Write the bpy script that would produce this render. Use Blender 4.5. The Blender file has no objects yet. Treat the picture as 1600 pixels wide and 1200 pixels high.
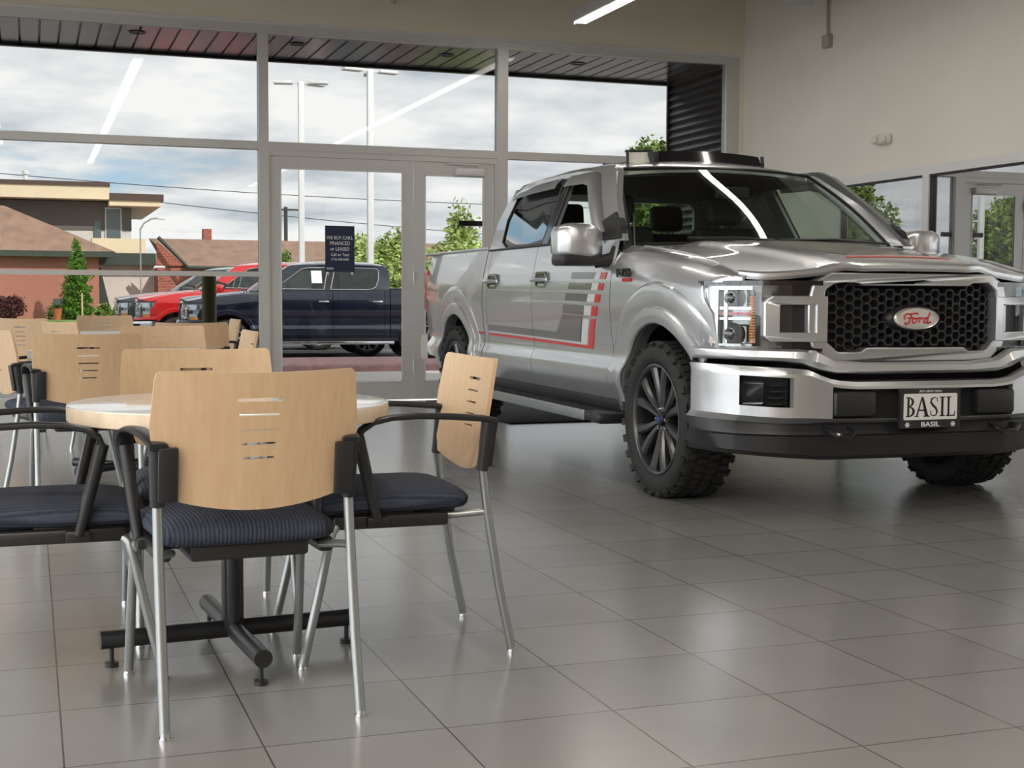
import bpy, bmesh, math, random
from mathutils import Vector, Matrix, Quaternion, noise
from mathutils.geometry import tessellate_polygon

S = bpy.context.scene
COL = S.collection
PI = math.pi
R = math.radians
random.seed(7)

# ------------------------------------------------------------------ camera
HC = 1.048                                   # eye height, metres
YAW, PITCH, ROLL = .3387, -.0629, .0042
fw = Vector((math.sin(YAW)*math.cos(PITCH), math.cos(YAW)*math.cos(PITCH), math.sin(PITCH)))
r0 = Vector((math.cos(YAW), -math.sin(YAW), 0)); u0 = r0.cross(fw)
rr = math.cos(ROLL)*r0 + math.sin(ROLL)*u0
uu = -math.sin(ROLL)*r0 + math.cos(ROLL)*u0
cam_d = bpy.data.cameras.new('camera'); cam = bpy.data.objects.new('camera', cam_d); COL.objects.link(cam)
cam_d.sensor_width = 36; cam_d.lens = 2140.7/1600*36; cam_d.clip_start = .05; cam_d.clip_end = 600
cam.matrix_world = Matrix(((rr.x, uu.x, -fw.x, 0), (rr.y, uu.y, -fw.y, 0), (rr.z, uu.z, -fw.z, HC), (0, 0, 0, 1)))
S.camera = cam
S.cycles.transparent_max_bounces = 32
S.view_settings.view_transform = 'Standard'; S.view_settings.look = 'None'
S.view_settings.gamma = 1; S.view_settings.exposure = 0.22; S.view_settings.use_curve_mapping = False

# ------------------------------------------------------------------ sky
W = bpy.data.worlds.new('sky'); S.world = W; W.use_nodes = True
nt = W.node_tree; nt.nodes.clear(); N = nt.nodes.new; L = nt.links.new
out = N('ShaderNodeOutputWorld'); bg = N('ShaderNodeBackground'); L(bg.outputs[0], out.inputs[0])
tc = N('ShaderNodeTexCoord'); sep = N('ShaderNodeSeparateXYZ'); L(tc.outputs['Generated'], sep.inputs[0])
def wmath(op, a, b=None):
    n = N('ShaderNodeMath'); n.operation = op
    for k, v in enumerate((a, b)):
        if v is None: continue
        if isinstance(v, (int, float)): n.inputs[k].default_value = v
        else: L(v, n.inputs[k])
    return n.outputs[0]
zz = wmath('ADD', wmath('MAXIMUM', sep.outputs[2], 0), .16)
comb = N('ShaderNodeCombineXYZ'); L(wmath('DIVIDE', sep.outputs[0], zz), comb.inputs[0]); L(wmath('DIVIDE', sep.outputs[1], zz), comb.inputs[1])
mp = N('ShaderNodeMapping'); L(comb.outputs[0], mp.inputs[0]); mp.inputs['Location'].default_value = (3.1, 1.7, 0)
n1 = N('ShaderNodeTexNoise'); L(mp.outputs[0], n1.inputs['Vector']); n1.inputs['Scale'].default_value = .95; n1.inputs['Detail'].default_value = 8; n1.inputs['Roughness'].default_value = .60
n2 = N('ShaderNodeTexNoise'); L(mp.outputs[0], n2.inputs['Vector']); n2.inputs['Scale'].default_value = 1.9; n2.inputs['Detail'].default_value = 7; n2.inputs['Roughness'].default_value = .55
rp = N('ShaderNodeValToRGB'); L(n1.outputs['Fac'], rp.inputs[0])
rp.color_ramp.elements[0].position = .30; rp.color_ramp.elements[0].color = (0, 0, 0, 1); rp.color_ramp.elements[1].position = .43; rp.color_ramp.elements[1].color = (1, 1, 1, 1)
rc = N('ShaderNodeValToRGB'); L(n2.outputs['Fac'], rc.inputs[0])
rc.color_ramp.elements[0].position = .34; rc.color_ramp.elements[0].color = (.50, .55, .61, 1); rc.color_ramp.elements[1].position = .60; rc.color_ramp.elements[1].color = (.99, .98, .97, 1)
mx = N('ShaderNodeMix'); mx.data_type = 'RGBA'; L(rp.outputs[0], mx.inputs[0]); mx.inputs[6].default_value = (.42, .65, .84, 1); L(rc.outputs[0], mx.inputs[7])
L(mx.outputs[2], bg.inputs[0]); bg.inputs[1].default_value = 4.6

# ------------------------------------------------------------------ sun (behind the building, falls on the lot)
sd = bpy.data.lights.new('sun', 'SUN'); sun = bpy.data.objects.new('sun', sd); COL.objects.link(sun)
sd.energy = 12.5; sd.angle = R(.6); sd.color = (1, .96, .88)
sun.rotation_euler = Vector((-.40, .75, -.72)).to_track_quat('-Z', 'Y').to_euler(); sun.location = (-20, -30, 40)

# ------------------------------------------------------------------ materials
MAT = {}
def mat(name, col=(.8, .8, .8), rough=.5, metal=0., spec=.5, coat=0., emit=None, estr=0., var=0., vscale=8., bump=0., bscale=40., aniso=None):
    m = bpy.data.materials.new(name); m.use_nodes = True; t = m.node_tree
    b = t.nodes['Principled BSDF']
    b.inputs['Base Color'].default_value = (*col, 1); b.inputs['Roughness'].default_value = rough; b.inputs['Metallic'].default_value = metal
    b.inputs['Specular IOR Level'].default_value = spec; b.inputs['Coat Weight'].default_value = coat; b.inputs['Coat Roughness'].default_value = .03
    if emit: b.inputs['Emission Color'].default_value = (*emit, 1); b.inputs['Emission Strength'].default_value = estr
    if var or bump:
        c = t.nodes.new('ShaderNodeTexCoord')
    if var:
        n = t.nodes.new('ShaderNodeTexNoise'); n.inputs['Scale'].default_value = vscale; n.inputs['Detail'].default_value = 5
        t.links.new(c.outputs['Object'], n.inputs['Vector'])
        rmp = t.nodes.new('ShaderNodeValToRGB'); t.links.new(n.outputs['Fac'], rmp.inputs[0])
        rmp.color_ramp.elements[0].position = .3; rmp.color_ramp.elements[1].position = .7
        rmp.color_ramp.elements[0].color = (*[x*(1-var) for x in col], 1); rmp.color_ramp.elements[1].color = (*[min(1, x*(1+var)) for x in col], 1)
        t.links.new(rmp.outputs[0], b.inputs['Base Color'])
    if bump:
        n = t.nodes.new('ShaderNodeTexNoise'); n.inputs['Scale'].default_value = bscale; n.inputs['Detail'].default_value = 4
        t.links.new(c.outputs['Object'], n.inputs['Vector'])
        bp = t.nodes.new('ShaderNodeBump'); bp.inputs['Strength'].default_value = bump; bp.inputs['Distance'].default_value = .01
        t.links.new(n.outputs['Fac'], bp.inputs['Height']); t.links.new(bp.outputs[0], b.inputs['Normal'])
    MAT[name] = m
    return m
def glass(name, tint=(.97, .99, .98), refl=1.0, rough=0., base=.0):
    """thin pane: clear with a Fresnel reflection"""
    m = bpy.data.materials.new(name); m.use_nodes = True; t = m.node_tree; t.nodes.clear()
    o = t.nodes.new('ShaderNodeOutputMaterial'); mixs = t.nodes.new('ShaderNodeMixShader')
    tr = t.nodes.new('ShaderNodeBsdfTransparent'); tr.inputs[0].default_value = (*tint, 1)
    gl = t.nodes.new('ShaderNodeBsdfGlossy'); gl.inputs['Roughness'].default_value = rough; gl.inputs[0].default_value = (1, 1, 1, 1)
    ge = t.nodes.new('ShaderNodeNewGeometry'); dp = t.nodes.new('ShaderNodeVectorMath'); dp.operation = 'DOT_PRODUCT'
    t.links.new(ge.outputs['Normal'], dp.inputs[0]); t.links.new(ge.outputs['Incoming'], dp.inputs[1])
    def mth(op, a, b=None, c=None, clamp=False):
        n_ = t.nodes.new('ShaderNodeMath'); n_.operation = op; n_.use_clamp = clamp
        for k, v in enumerate((a, b, c)):
            if v is None: continue
            if isinstance(v, (int, float)): n_.inputs[k].default_value = v
            else: t.links.new(v, n_.inputs[k])
        return n_.outputs[0]
    sch = mth('POWER', mth('SUBTRACT', 1., mth('ABSOLUTE', dp.outputs['Value'])), 5.)     # Schlick, front face only
    fac = mth('MULTIPLY', mth('MULTIPLY_ADD', sch, .94*refl, .055*refl+base), mth('SUBTRACT', 1., ge.outputs['Backfacing']), clamp=True)
    t.links.new(fac, mixs.inputs[0]); t.links.new(tr.outputs[0], mixs.inputs[1]); t.links.new(gl.outputs[0], mixs.inputs[2])
    t.links.new(mixs.outputs[0], o.inputs[0]); MAT[name] = m
    return m
def nodes_of(m): return m.node_tree.nodes, m.node_tree.links, m.node_tree.nodes['Principled BSDF']

mat('paint_beige', (.80, .75, .62), .6, var=.03, vscale=1.5)
mat('paint_cream', (.78, .74, .67), .6, var=.03, vscale=1.2)
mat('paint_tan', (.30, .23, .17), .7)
mat('paint_ceiling', (.17, .145, .12), .8)
mat('aluminium', (.60, .59, .575), .42, .3)
mat('aluminium_pale', (.72, .71, .70), .4, .2)
mat('white_trim', (.75, .75, .74), .5)
mat('black_plastic', (.018, .018, .02), .38)
mat('black_gloss', (.012, .012, .014), .12, coat=.6)
mat('black_rough', (.02, .02, .021), .75)
mat('dark_trim', (.035, .034, .036), .6)
mat('rubber', (.017, .017, .017), .72, bump=.25, bscale=90)
mat('rim_dark', (.13, .13, .135), .3, .85)
mat('rim_black', (.02, .02, .022), .35, .3)
mat('chrome', (.82, .83, .85), .08, 1)
mat('leg_steel', (.34, .36, .365), .34, .75)
mat('black_steel', (.03, .03, .032), .3, .3)
mat('silver_paint', (.56, .575, .59), .30, .74, coat=1., bump=.0)
mat('navy_paint', (.003, .007, .022), .2, .2, coat=1.)
mat('red_paint', (.62, .012, .012), .25, .1, coat=1.)
mat('gunmetal_paint', (.05, .055, .06), .25, .5, coat=1.)
mat('decal_grey', (.20, .195, .19), .32, .45, coat=.8)
mat('decal_white', (.72, .74, .75), .35, .2, coat=.6)
mat('decal_red', (.62, .03, .03), .35, .1, coat=.6)
mat('hood_decal', (.16, .15, .13), .45, .3, coat=.4)
mat('seat_leather', (.03, .029, .03), .55)
mat('amber', (.85, .28, .02), .25)
mat('lamp_red', (.42, .012, .02), .12, coat=1.)
mat('lamp_body', (.42, .44, .45), .22, .6)
mat('lens_core', (.02, .02, .022), .05, coat=1.)
mat('emblem_silver', (.62, .60, .58), .25, .6, coat=1.)
mat('emblem_red', (.55, .03, .03), .35)
mat('white_plate', (.82, .82, .80), .5)
mat('ink_black', (.012, .012, .012), .5)
mat('ink_white', (.85, .85, .85), .5)
mat('sign_navy', (.012, .022, .06), .5)
mat('white_laminate', (.88, .88, .88), .16, coat=.6)
mat('cap_blue', (.02, .05, .2), .25)
mat('lamp_white', (.9, .9, .88), .4, emit=(1, .95, .87), estr=6.)
mat('lamp_housing', (.5, .48, .46), .5)
mat('galvanised', (.42, .42, .42), .4, .6, var=.15, vscale=6)
mat('wall_box', (.40, .38, .34), .6)
mat('clear_plastic', (.75, .75, .68), .25, coat=.5)
mat('door_mat', (.050, .051, .057), .95, bump=.4, bscale=300)
mat('soffit_metal', (.44, .43, .43), .2, .8)
mat('soffit_dark', (.05, .05, .055), .3, .5)
mat('louver_dark', (.10, .10, .105), .38, .5)
mat('bollard_olive', (.10, .085, .02), .5)
mat('asphalt', (.13, .125, .12), .9, var=.18, vscale=3)
mat('concrete', (.50, .46, .42), .85, var=.08, vscale=2)
mat('curb_maroon', (.20, .11, .11), .85, var=.35, vscale=9)
mat('lawn', (.16, .24, .05), .9, var=.4, vscale=2)
mat('roof_shingle', (.30, .19, .14), .9, var=.22, vscale=1.6)
mat('roof_grey', (.34, .29, .25), .9, var=.15, vscale=1.6)
mat('wall_taupe', (.16, .145, .14), .8)
mat('wall_white', (.74, .71, .67), .8)
mat('stucco', (.82, .72, .67), .85, var=.06, vscale=1.2)
mat('fascia_cream', (.86, .72, .50), .6)
mat('fascia_brown', (.10, .06, .05), .6)
mat('window_dark', (.10, .14, .14), .12, coat=.5)
mat('eave_dark', (.06, .075, .06), .8)
mat('pole_white', (.85, .85, .85), .5)
mat('pole_grey', (.35, .35, .35), .6)
mat('wire', (.06, .06, .06), .7)
mat('bark', (.12, .085, .06), .9)
mat('wood_stake', (.62, .45, .28), .8)
mat('terracotta', (.55, .17, .08), .8)
for nm, c in (('leaf_green', (.19, .28, .05)), ('leaf_lime', (.42, .53, .17)), ('leaf_conifer', (.11, .24, .02)), ('leaf_burgundy', (.10, .025, .03)), ('leaf_dark', (.10, .15, .04))):
    mat(nm, c, .6, var=.5, vscale=2.2)
glass('window_glass', (.420, .425, .423), .32)
glass('clear_glass', (.98, .985, .98), 1.0)
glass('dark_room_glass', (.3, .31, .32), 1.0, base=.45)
glass('car_glass', (.84, .89, .86), 1.0)
glass('car_glass_dark', (.30, .31, .31), 1.3, base=.24)
glass('privacy_glass', (.30, .31, .31), 1.0, base=.03)
glass('lens_clear', (.93, .95, .96), 1.0)

# brick walls outdoors
def brick(name, c1, c2, cm, sc):
    m = mat(name, c1, .9); n, l, b = nodes_of(m)
    c = n.new('ShaderNodeTexCoord'); sp = n.new('ShaderNodeSeparateXYZ'); l.new(c.outputs['Object'], sp.inputs[0])
    ad = n.new('ShaderNodeMath'); l.new(sp.outputs[0], ad.inputs[0]); l.new(sp.outputs[1], ad.inputs[1])
    cb = n.new('ShaderNodeCombineXYZ'); l.new(ad.outputs[0], cb.inputs[0]); l.new(sp.outputs[2], cb.inputs[1])
    t = n.new('ShaderNodeTexBrick'); l.new(cb.outputs[0], t.inputs['Vector']); t.inputs['Scale'].default_value = sc
    t.inputs['Color1'].default_value = (*c1, 1); t.inputs['Color2'].default_value = (*c2, 1); t.inputs['Mortar'].default_value = (*cm, 1)
    t.inputs['Mortar Size'].default_value = .018
    l.new(t.outputs['Color'], b.inputs['Base Color'])
brick('brick_salmon', (.50, .20, .15), (.46, .18, .13), (.50, .25, .19), 1.6)
brick('brick_red', (.44, .12, .08), (.30, .08, .06), (.50, .30, .24), 1.6)

# floor tiles
TX0, TY0, TS = 1.3858, 4.0346, .4430
m = mat('floor_tile', (.3, .3, .3), .3); n, l, b = nodes_of(m)
c = n.new('ShaderNodeTexCoord'); mpn = n.new('ShaderNodeMapping'); l.new(c.outputs['Object'], mpn.inputs[0]); mpn.inputs['Location'].default_value = (-TX0, -TY0, 0)
t = n.new('ShaderNodeTexBrick'); l.new(mpn.outputs[0], t.inputs['Vector']); t.offset = 0; t.squash = 1
t.inputs['Scale'].default_value = 1; t.inputs['Brick Width'].default_value = TS; t.inputs['Row Height'].default_value = TS; t.inputs['Mortar Size'].default_value = .0022; t.inputs['Mortar Smooth'].default_value = .0; t.inputs['Bias'].default_value = 0
t.inputs['Color1'].default_value = (.262, .258, .25, 1); t.inputs['Color2'].default_value = (.236, .232, .225, 1); t.inputs['Mortar'].default_value = (.06, .055, .05, 1)
ns = n.new('ShaderNodeTexNoise'); l.new(c.outputs['Object'], ns.inputs['Vector']); ns.inputs['Scale'].default_value = 3.2; ns.inputs['Detail'].default_value = 6
mr = n.new('ShaderNodeMapRange'); l.new(ns.outputs['Fac'], mr.inputs[0]); mr.inputs[1].default_value = .3; mr.inputs[2].default_value = .7; mr.inputs[3].default_value = .96; mr.inputs[4].default_value = 1.04
mixc = n.new('ShaderNodeMix'); mixc.data_type = 'RGBA'; mixc.blend_type = 'MULTIPLY'; mixc.inputs[0].default_value = 1; l.new(t.outputs['Color'], mixc.inputs[6]); l.new(mr.outputs[0], mixc.inputs[7])
l.new(mixc.outputs[2], b.inputs['Base Color'])
mr2 = n.new('ShaderNodeMapRange'); l.new(ns.outputs['Fac'], mr2.inputs[0]); mr2.inputs[3].default_value = .25; mr2.inputs[4].default_value = .31; b.inputs['Roughness'].default_value = .21
b.inputs['Specular IOR Level'].default_value = .8

# light maple veneer, vertical grain
m = mat('maple', (.6, .4, .2), .45); n, l, b = nodes_of(m)
c = n.new('ShaderNodeTexCoord'); mpn = n.new('ShaderNodeMapping'); l.new(c.outputs['Object'], mpn.inputs[0]); mpn.inputs['Scale'].default_value = (38, 38, 1.6)
ns = n.new('ShaderNodeTexNoise'); l.new(mpn.outputs[0], ns.inputs['Vector']); ns.inputs['Scale'].default_value = 1.6; ns.inputs['Detail'].default_value = 6; ns.inputs['Roughness'].default_value = .6
rm = n.new('ShaderNodeValToRGB'); l.new(ns.outputs['Fac'], rm.inputs[0]); rm.color_ramp.elements[0].position = .3; rm.color_ramp.elements[1].position = .7
rm.color_ramp.elements[0].color = (.57, .385, .225, 1); rm.color_ramp.elements[1].color = (.64, .455, .285, 1); l.new(rm.outputs[0], b.inputs['Base Color'])
m = mat('maple_edge', (.70, .57, .42), .45, var=.1, vscale=20)
# striped navy seat fabric
m = mat('navy_fabric', (.02, .028, .05), .9); n, l, b = nodes_of(m)
c = n.new('ShaderNodeTexCoord'); wv = n.new('ShaderNodeTexWave'); wv.bands_direction = 'X'; wv.inputs['Scale'].default_value = 30; wv.inputs['Distortion'].default_value = 1.2; wv.inputs['Detail'].default_value = 2; wv.inputs['Detail Scale'].default_value = 3
l.new(c.outputs['Object'], wv.inputs['Vector']); rm = n.new('ShaderNodeValToRGB'); l.new(wv.outputs['Fac'], rm.inputs[0])
rm.color_ramp.elements[0].color = (.020, .026, .045, 1); rm.color_ramp.elements[1].color = (.050, .062, .092, 1); l.new(rm.outputs[0], b.inputs['Base Color'])
bp = n.new('ShaderNodeBump'); bp.inputs['Strength'].default_value = .4; bp.inputs['Distance'].default_value = .004; l.new(wv.outputs['Fac'], bp.inputs['Height']); l.new(bp.outputs[0], b.inputs['Normal'])

# ------------------------------------------------------------------ mesh helpers
class MB:
    def __init__(s): s.v = []; s.f = []
    def add(s, vs, fs, M=None):
        k = len(s.v)
        s.v += [(M @ Vector(v)) if M else Vector(v) for v in vs]
        s.f += [tuple(i+k for i in f) for f in fs]
        return s
    def box(s, a, b, bev=0., M=None, seg=2):
        x0, y0, z0 = a; x1, y1, z1 = b
        if bev <= 0:
            vs = [(x0, y0, z0), (x1, y0, z0), (x1, y1, z0), (x0, y1, z0), (x0, y0, z1), (x1, y0, z1), (x1, y1, z1), (x0, y1, z1)]
            return s.add(vs, [(3, 2, 1, 0), (4, 5, 6, 7), (0, 1, 5, 4), (1, 2, 6, 5), (2, 3, 7, 6), (3, 0, 4, 7)], M)
        bm = bmesh.new(); bmesh.ops.create_cube(bm, size=1)
        for v in bm.verts: v.co = Vector(((x0+x1)/2+v.co.x*(x1-x0), (y0+y1)/2+v.co.y*(y1-y0), (z0+z1)/2+v.co.z*(z1-z0)))
        bmesh.ops.bevel(bm, geom=bm.edges[:], offset=bev, segments=seg, profile=.5, affect='EDGES')
        bm.verts.index_update()
        s.add([v.co.copy() for v in bm.verts], [[v.index for v in f.verts] for f in bm.faces], M); bm.free()
        return s
    def grid(s, P, cu=False, cv=False, M=None):
        nu, nv = len(P), len(P[0])
        vs = [p for row in P for p in row]; fs = []
        for i in range(nu if cu else nu-1):
            for j in range(nv if cv else nv-1):
                a, b = i, (i+1) % nu; c, d = j, (j+1) % nv
                fs.append((a*nv+c, b*nv+c, b*nv+d, a*nv+d))
        return s.add(vs, fs, M)
    def slab(s, P, off, skip=None, M=None):
        """solid sheet: grid P and its copy moved by off (vector or function of the point); skip(i,j) leaves cells open"""
        nu, nv = len(P), len(P[0])
        A = [Vector(p) for row in P for p in row]
        B = [p + (off(p) if callable(off) else Vector(off)) for p in A]
        n = nu*nv; fs = []; cnt = {}
        cells = [(i, j) for i in range(nu-1) for j in range(nv-1) if not (skip and skip(i, j))]
        for i, j in cells:
            q = (i*nv+j, (i+1)*nv+j, (i+1)*nv+j+1, i*nv+j+1)
            fs.append(q); fs.append(tuple(k+n for k in reversed(q)))
            for k in range(4):
                e = (q[k], q[(k+1) % 4]); cnt[e] = 1
        for (a, b) in list(cnt):
            if (b, a) not in cnt: fs.append((b, a, a+n, b+n))
        used = sorted({k for f in fs for k in f}); mp_ = {k: i for i, k in enumerate(used)}; V = A+B
        return s.add([V[k] for k in used], [tuple(mp_[k] for k in f) for f in fs], M)
    def tube(s, pts, r, n=10, closed=False, caps=True, sec=None, up=None, M=None):
        pts = [Vector(p) for p in pts]; m = len(pts); rings = []
        T = []
        for i in range(m):
            a = pts[(i-1) % m] if (closed or i > 0) else pts[i]; b = pts[(i+1) % m] if (closed or i < m-1) else pts[i]
            T.append((b-a).normalized())
        ref = Vector(up) if up else (Vector((0, 0, 1)) if abs(T[0].z) < .9 else Vector((1, 0, 0)))
        X = ref.cross(T[0]).normalized()
        for i in range(m):
            if up: X = Vector(up).cross(T[i]).normalized()
            else:
                if i: X = (X - T[i]*X.dot(T[i])).normalized()
            Y = T[i].cross(X)
            rad = r[i] if isinstance(r, (list, tuple)) else r
            if sec: rings.append([pts[i] + X*(a*rad) + Y*(b_*rad) for a, b_ in sec])
            else: rings.append([pts[i] + X*(math.cos(2*PI*k/n)*rad) + Y*(math.sin(2*PI*k/n)*rad) for k in range(n)])
        k0 = len(s.v); s.grid(rings, closed, True, M); q = len(rings[0])
        if caps and not closed:
            s.f.append(tuple(k0+i for i in range(q))); s.f.append(tuple(k0+(m-1)*q+i for i in reversed(range(q))))
        return s
    def lathe(s, prof, n=32, M=None, closed=False):
        """prof: (radius, height) turned about z"""
        P = [[(r_*math.cos(2*PI*k/n), r_*math.sin(2*PI*k/n), z) for k in range(n)] for r_, z in prof]
        return s.grid(P, closed, True, M)
    def disc(s, r_, z, n=24, M=None): return s.add([(r_*math.cos(2*PI*k/n), r_*math.sin(2*PI*k/n), z) for k in range(n)], [tuple(range(n))], M)
    def cyl(s, r_, z0, z1, n=20, M=None, r1=None):
        r1 = r_ if r1 is None else r1
        s.lathe([(r_, z0), (r1, z1)], n, M)
        s.disc(r_, z0, n, M); return s.disc(r1, z1, n, M)
    def poly(s, loops, f, g):
        """solid from a 2D outline with holes; f, g map (a,b) to front and back points"""
        flat = [p for lp in loops for p in lp]
        tri = tessellate_polygon([[Vector((p[0], p[1], 0)) for p in lp] for lp in loops])
        n = len(flat); vs = [f(*p) for p in flat]+[g(*p) for p in flat]
        fs = [tuple(t_) for t_ in tri]+[tuple(k+n for k in reversed(t_)) for t_ in tri]
        k = 0
        for lp in loops:
            q = len(lp)
            for i in range(q): fs.append((k+i, k+(i+1) % q, k+(i+1) % q+n, k+i+n))
            k += q
        return s.add(vs, fs)
    def mirror_y(s):
        k = len(s.v); s.v += [Vector((v[0], -v[1], v[2])) for v in s.v]; s.f += [tuple(i+k for i in reversed(f)) for f in s.f]; return s
    def build(s, name, m, parent=None, sharp=32, smooth=True, sub=0, bevel=0):
        me = bpy.data.meshes.new(name)
        bm = bmesh.new()
        vs = [bm.verts.new(v) for v in s.v]
        for f in s.f:
            f = [k for i, k in enumerate(f) if f[i-1] != k]
            if len(set(f)) < 3: continue
            try: bm.faces.new([vs[i] for i in f])
            except ValueError: pass
        bmesh.ops.remove_doubles(bm, verts=bm.verts, dist=1e-5)
        bmesh.ops.recalc_face_normals(bm, faces=bm.faces)
        if smooth:
            for f in bm.faces: f.smooth = True
            lim = R(sharp)
            for e in bm.edges:
                if len(e.link_faces) == 2 and e.calc_face_angle(0) > lim: e.smooth = False
        bm.to_mesh(me); bm.free()
        me.materials.append(MAT[m] if isinstance(m, str) else m)
        o = bpy.data.objects.new(name, me); COL.objects.link(o)
        if parent: o.parent = parent
        if bevel:
            md = o.modifiers.new('edge', 'BEVEL'); md.width = bevel; md.segments = 2; md.limit_method = 'ANGLE'; md.harden_normals = True
        if sub:
            md = o.modifiers.new('smooth', 'SUBSURF'); md.levels = sub; md.render_levels = sub
        return o

def thing(name, label, cat, loc=(0, 0, 0), rz=0., group=None, scale=1.):
    o = bpy.data.objects.new(name, None); COL.objects.link(o); o.location = loc; o.rotation_euler = (0, 0, rz); o.scale = (scale,)*3
    o.empty_display_size = .1
    return tag(o, label, cat, group)
def tag(o, label, cat, group=None, kind=None):
    o['label'] = label; o['category'] = cat
    if group: o['group'] = group
    if kind: o['kind'] = kind
    return o
def struct(o, label=None, cat=None):
    o['kind'] = 'structure'
    if label: o['label'] = label; o['category'] = cat
    return o
def dup(root, loc, rz, label):
    r = root.copy(); COL.objects.link(r); r.location = loc; r.rotation_euler = (0, 0, rz); r['label'] = label
    for ch in list(root.children):
        c_ = ch.copy(); COL.objects.link(c_); c_.parent = r
        for g in list(ch.children):
            d = g.copy(); COL.objects.link(d); d.parent = c_
    return r
def lab(o, label): o['label'] = label; return o
def interp(x, T):
    if x <= T[0][0]: return T[0][1]
    for (a, va), (b, vb) in zip(T, T[1:]):
        if x <= b:
            t_ = (x-a)/(b-a); return va+(vb-va)*t_
    return T[-1][1]
def lin(a, b, n): return [a+(b-a)*i/(n-1) for i in range(n)]
def text(s, size, M, m, name, parent, depth=.0006, sx=1., align='CENTER', shear=0., bold=0.):
    cu = bpy.data.curves.new(name, 'FONT'); cu.body = s; cu.size = size; cu.extrude = depth; cu.align_x = align; cu.align_y = 'CENTER'; cu.shear = shear; cu.offset = bold; cu.resolution_u = 3
    tmp = bpy.data.objects.new(name+'_tmp', cu); COL.objects.link(tmp)
    dg = bpy.context.evaluated_depsgraph_get(); me = bpy.data.meshes.new_from_object(tmp.evaluated_get(dg))
    bpy.data.objects.remove(tmp); bpy.data.curves.remove(cu)
    for v in me.vertices: v.co = M @ Vector((v.co.x*sx, v.co.y, v.co.z))
    me.materials.clear(); me.materials.append(MAT[m]); me.name = name
    o = bpy.data.objects.new(name, me); COL.objects.link(o)
    if parent: o.parent = parent
    return o
def frame(origin, ex, ey):
    ex = Vector(ex).normalized(); ey = Vector(ey).normalized(); ez = ex.cross(ey)
    return Matrix(((ex.x, ey.x, ez.x, origin[0]), (ex.y, ey.y, ez.y, origin[1]), (ex.z, ey.z, ez.z, origin[2]), (0, 0, 0, 1)))
def rpoly(x0, y0, x1, y1, r_, n=4):
    P = []
    for cx, cy, a in ((x1-r_, y1-r_, 0), (x0+r_, y1-r_, 90), (x0+r_, y0+r_, 180), (x1-r_, y0+r_, 270)):
        P += [(cx+r_*math.cos(R(a+90*k/n)), cy+r_*math.sin(R(a+90*k/n))) for k in range(n+1)]
    return P

# ------------------------------------------------------------------ the room
XR, YB, XL, YF, ZC = 7.41, 13.5, -6.0, -9.0, 4.6
fl = MB().box((XL-.2, YF-.2, -.12), (XR+.2, YB+.1, 0)).build('floor', 'floor_tile', smooth=False); struct(fl)
w = MB()
w.box((XL-.2, YB-.06, 3.68), (XR+.2, YB+.16, ZC)); w.box((7.352, YB-.06, 0), (XR+.2, YB+.16, 3.68))
struct(w.build('wall_back', 'paint_beige', smooth=False))
w = MB()
w.box((XR, 11.58, 0), (XR+.2, YB-.06, ZC)); w.box((XR, 3.5, 2.215), (XR+.2, 11.58, ZC)); w.box((XR, YF-.2, 0), (XR+.2, 3.5, ZC))
struct(w.build('wall_right', 'paint_cream', smooth=False))
w = MB().box((XL-.2, YF-.2, 3.7), (XL, YB+.1, ZC)).box((XL-.2, YF-.2, 0), (XL, -4.6, 3.7)).box((XL-.2, 13.3, 0), (XL, YB+.1, 3.7)); struct(w.build('wall_left', 'paint_cream', smooth=False))
f = MB(); f.box((XL-.12, -4.6, 3.6), (XL-.01, 13.3, 3.7)); f.box((XL-.12, -4.6, 0), (XL-.01, 13.3, .1))
ys_ = [-4.6+17.8*k/7 for k in range(8)]
for y in ys_: f.box((XL-.12, y-.05, .1), (XL-.01, y+.05, 3.6))
win3 = struct(f.build('window_3', 'aluminium', smooth=False))
for a, b in zip(ys_, ys_[1:]): MB().box((XL-.07, a+.05, .1), (XL-.062, b-.05, 3.6)).build('window_pane', 'clear_glass', win3, smooth=False)
struct(MB().box((XL, YF-.2, 0), (XR, YF, ZC)).build('wall_front', 'paint_tan', smooth=False))
struct(MB().box((XL-.2, YF-.2, ZC), (XR+.2, YB+.16, ZC+.2)).build('ceiling', 'paint_ceiling', smooth=False))
struct(MB().box((XR-.014, 11.6, 0), (XR, YB-.06, .09)).build('baseboard_right', 'dark_trim', smooth=False))

# front glazing: frame bars are one structure, each pane a child
y0, y1 = YB-.055, YB+.055
f = MB()
f.box((XL, y0, 3.59), (7.35, y1, 3.68)); f.box((7.2, y0, 0), (7.352, y1, 3.59))
for x in (-4.9, -2.5): f.box((x, y0, .1), (x+.095, y1, 3.59))
f.box((2.128, y0, 0), (2.222, y1, 3.59)); f.box((4.572, y0, 0), (4.682, y1, 3.59))
for a, b in ((XL, 2.128), (2.222, 4.572), (4.682, 7.2)): f.box((a, y0, 2.475), (b, y1, 2.552))
f.box((XL, y0, 1.243), (2.128, y1, 1.29)); f.box((4.682, y0, 1.243), (7.2, y1, 1.29))
f.box((XL, y0, 0), (2.128, y1, .1)); f.box((4.682, y0, 0), (7.2, y1, .1))
f.box((2.222, y0+.01, 2.42), (4.572, y1-.01, 2.475)); f.box((4.545, y0+.01, 0), (4.572, y1-.01, 2.42)); f.box((2.222, y0+.01, 0), (2.236, y1-.01, 2.42))
win1 = struct(f.build('window_1', 'aluminium', smooth=False))
bays = [(XL, -4.9), (-4.805, -2.5), (-2.405, 2.128), (4.682, 7.2)]
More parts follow.
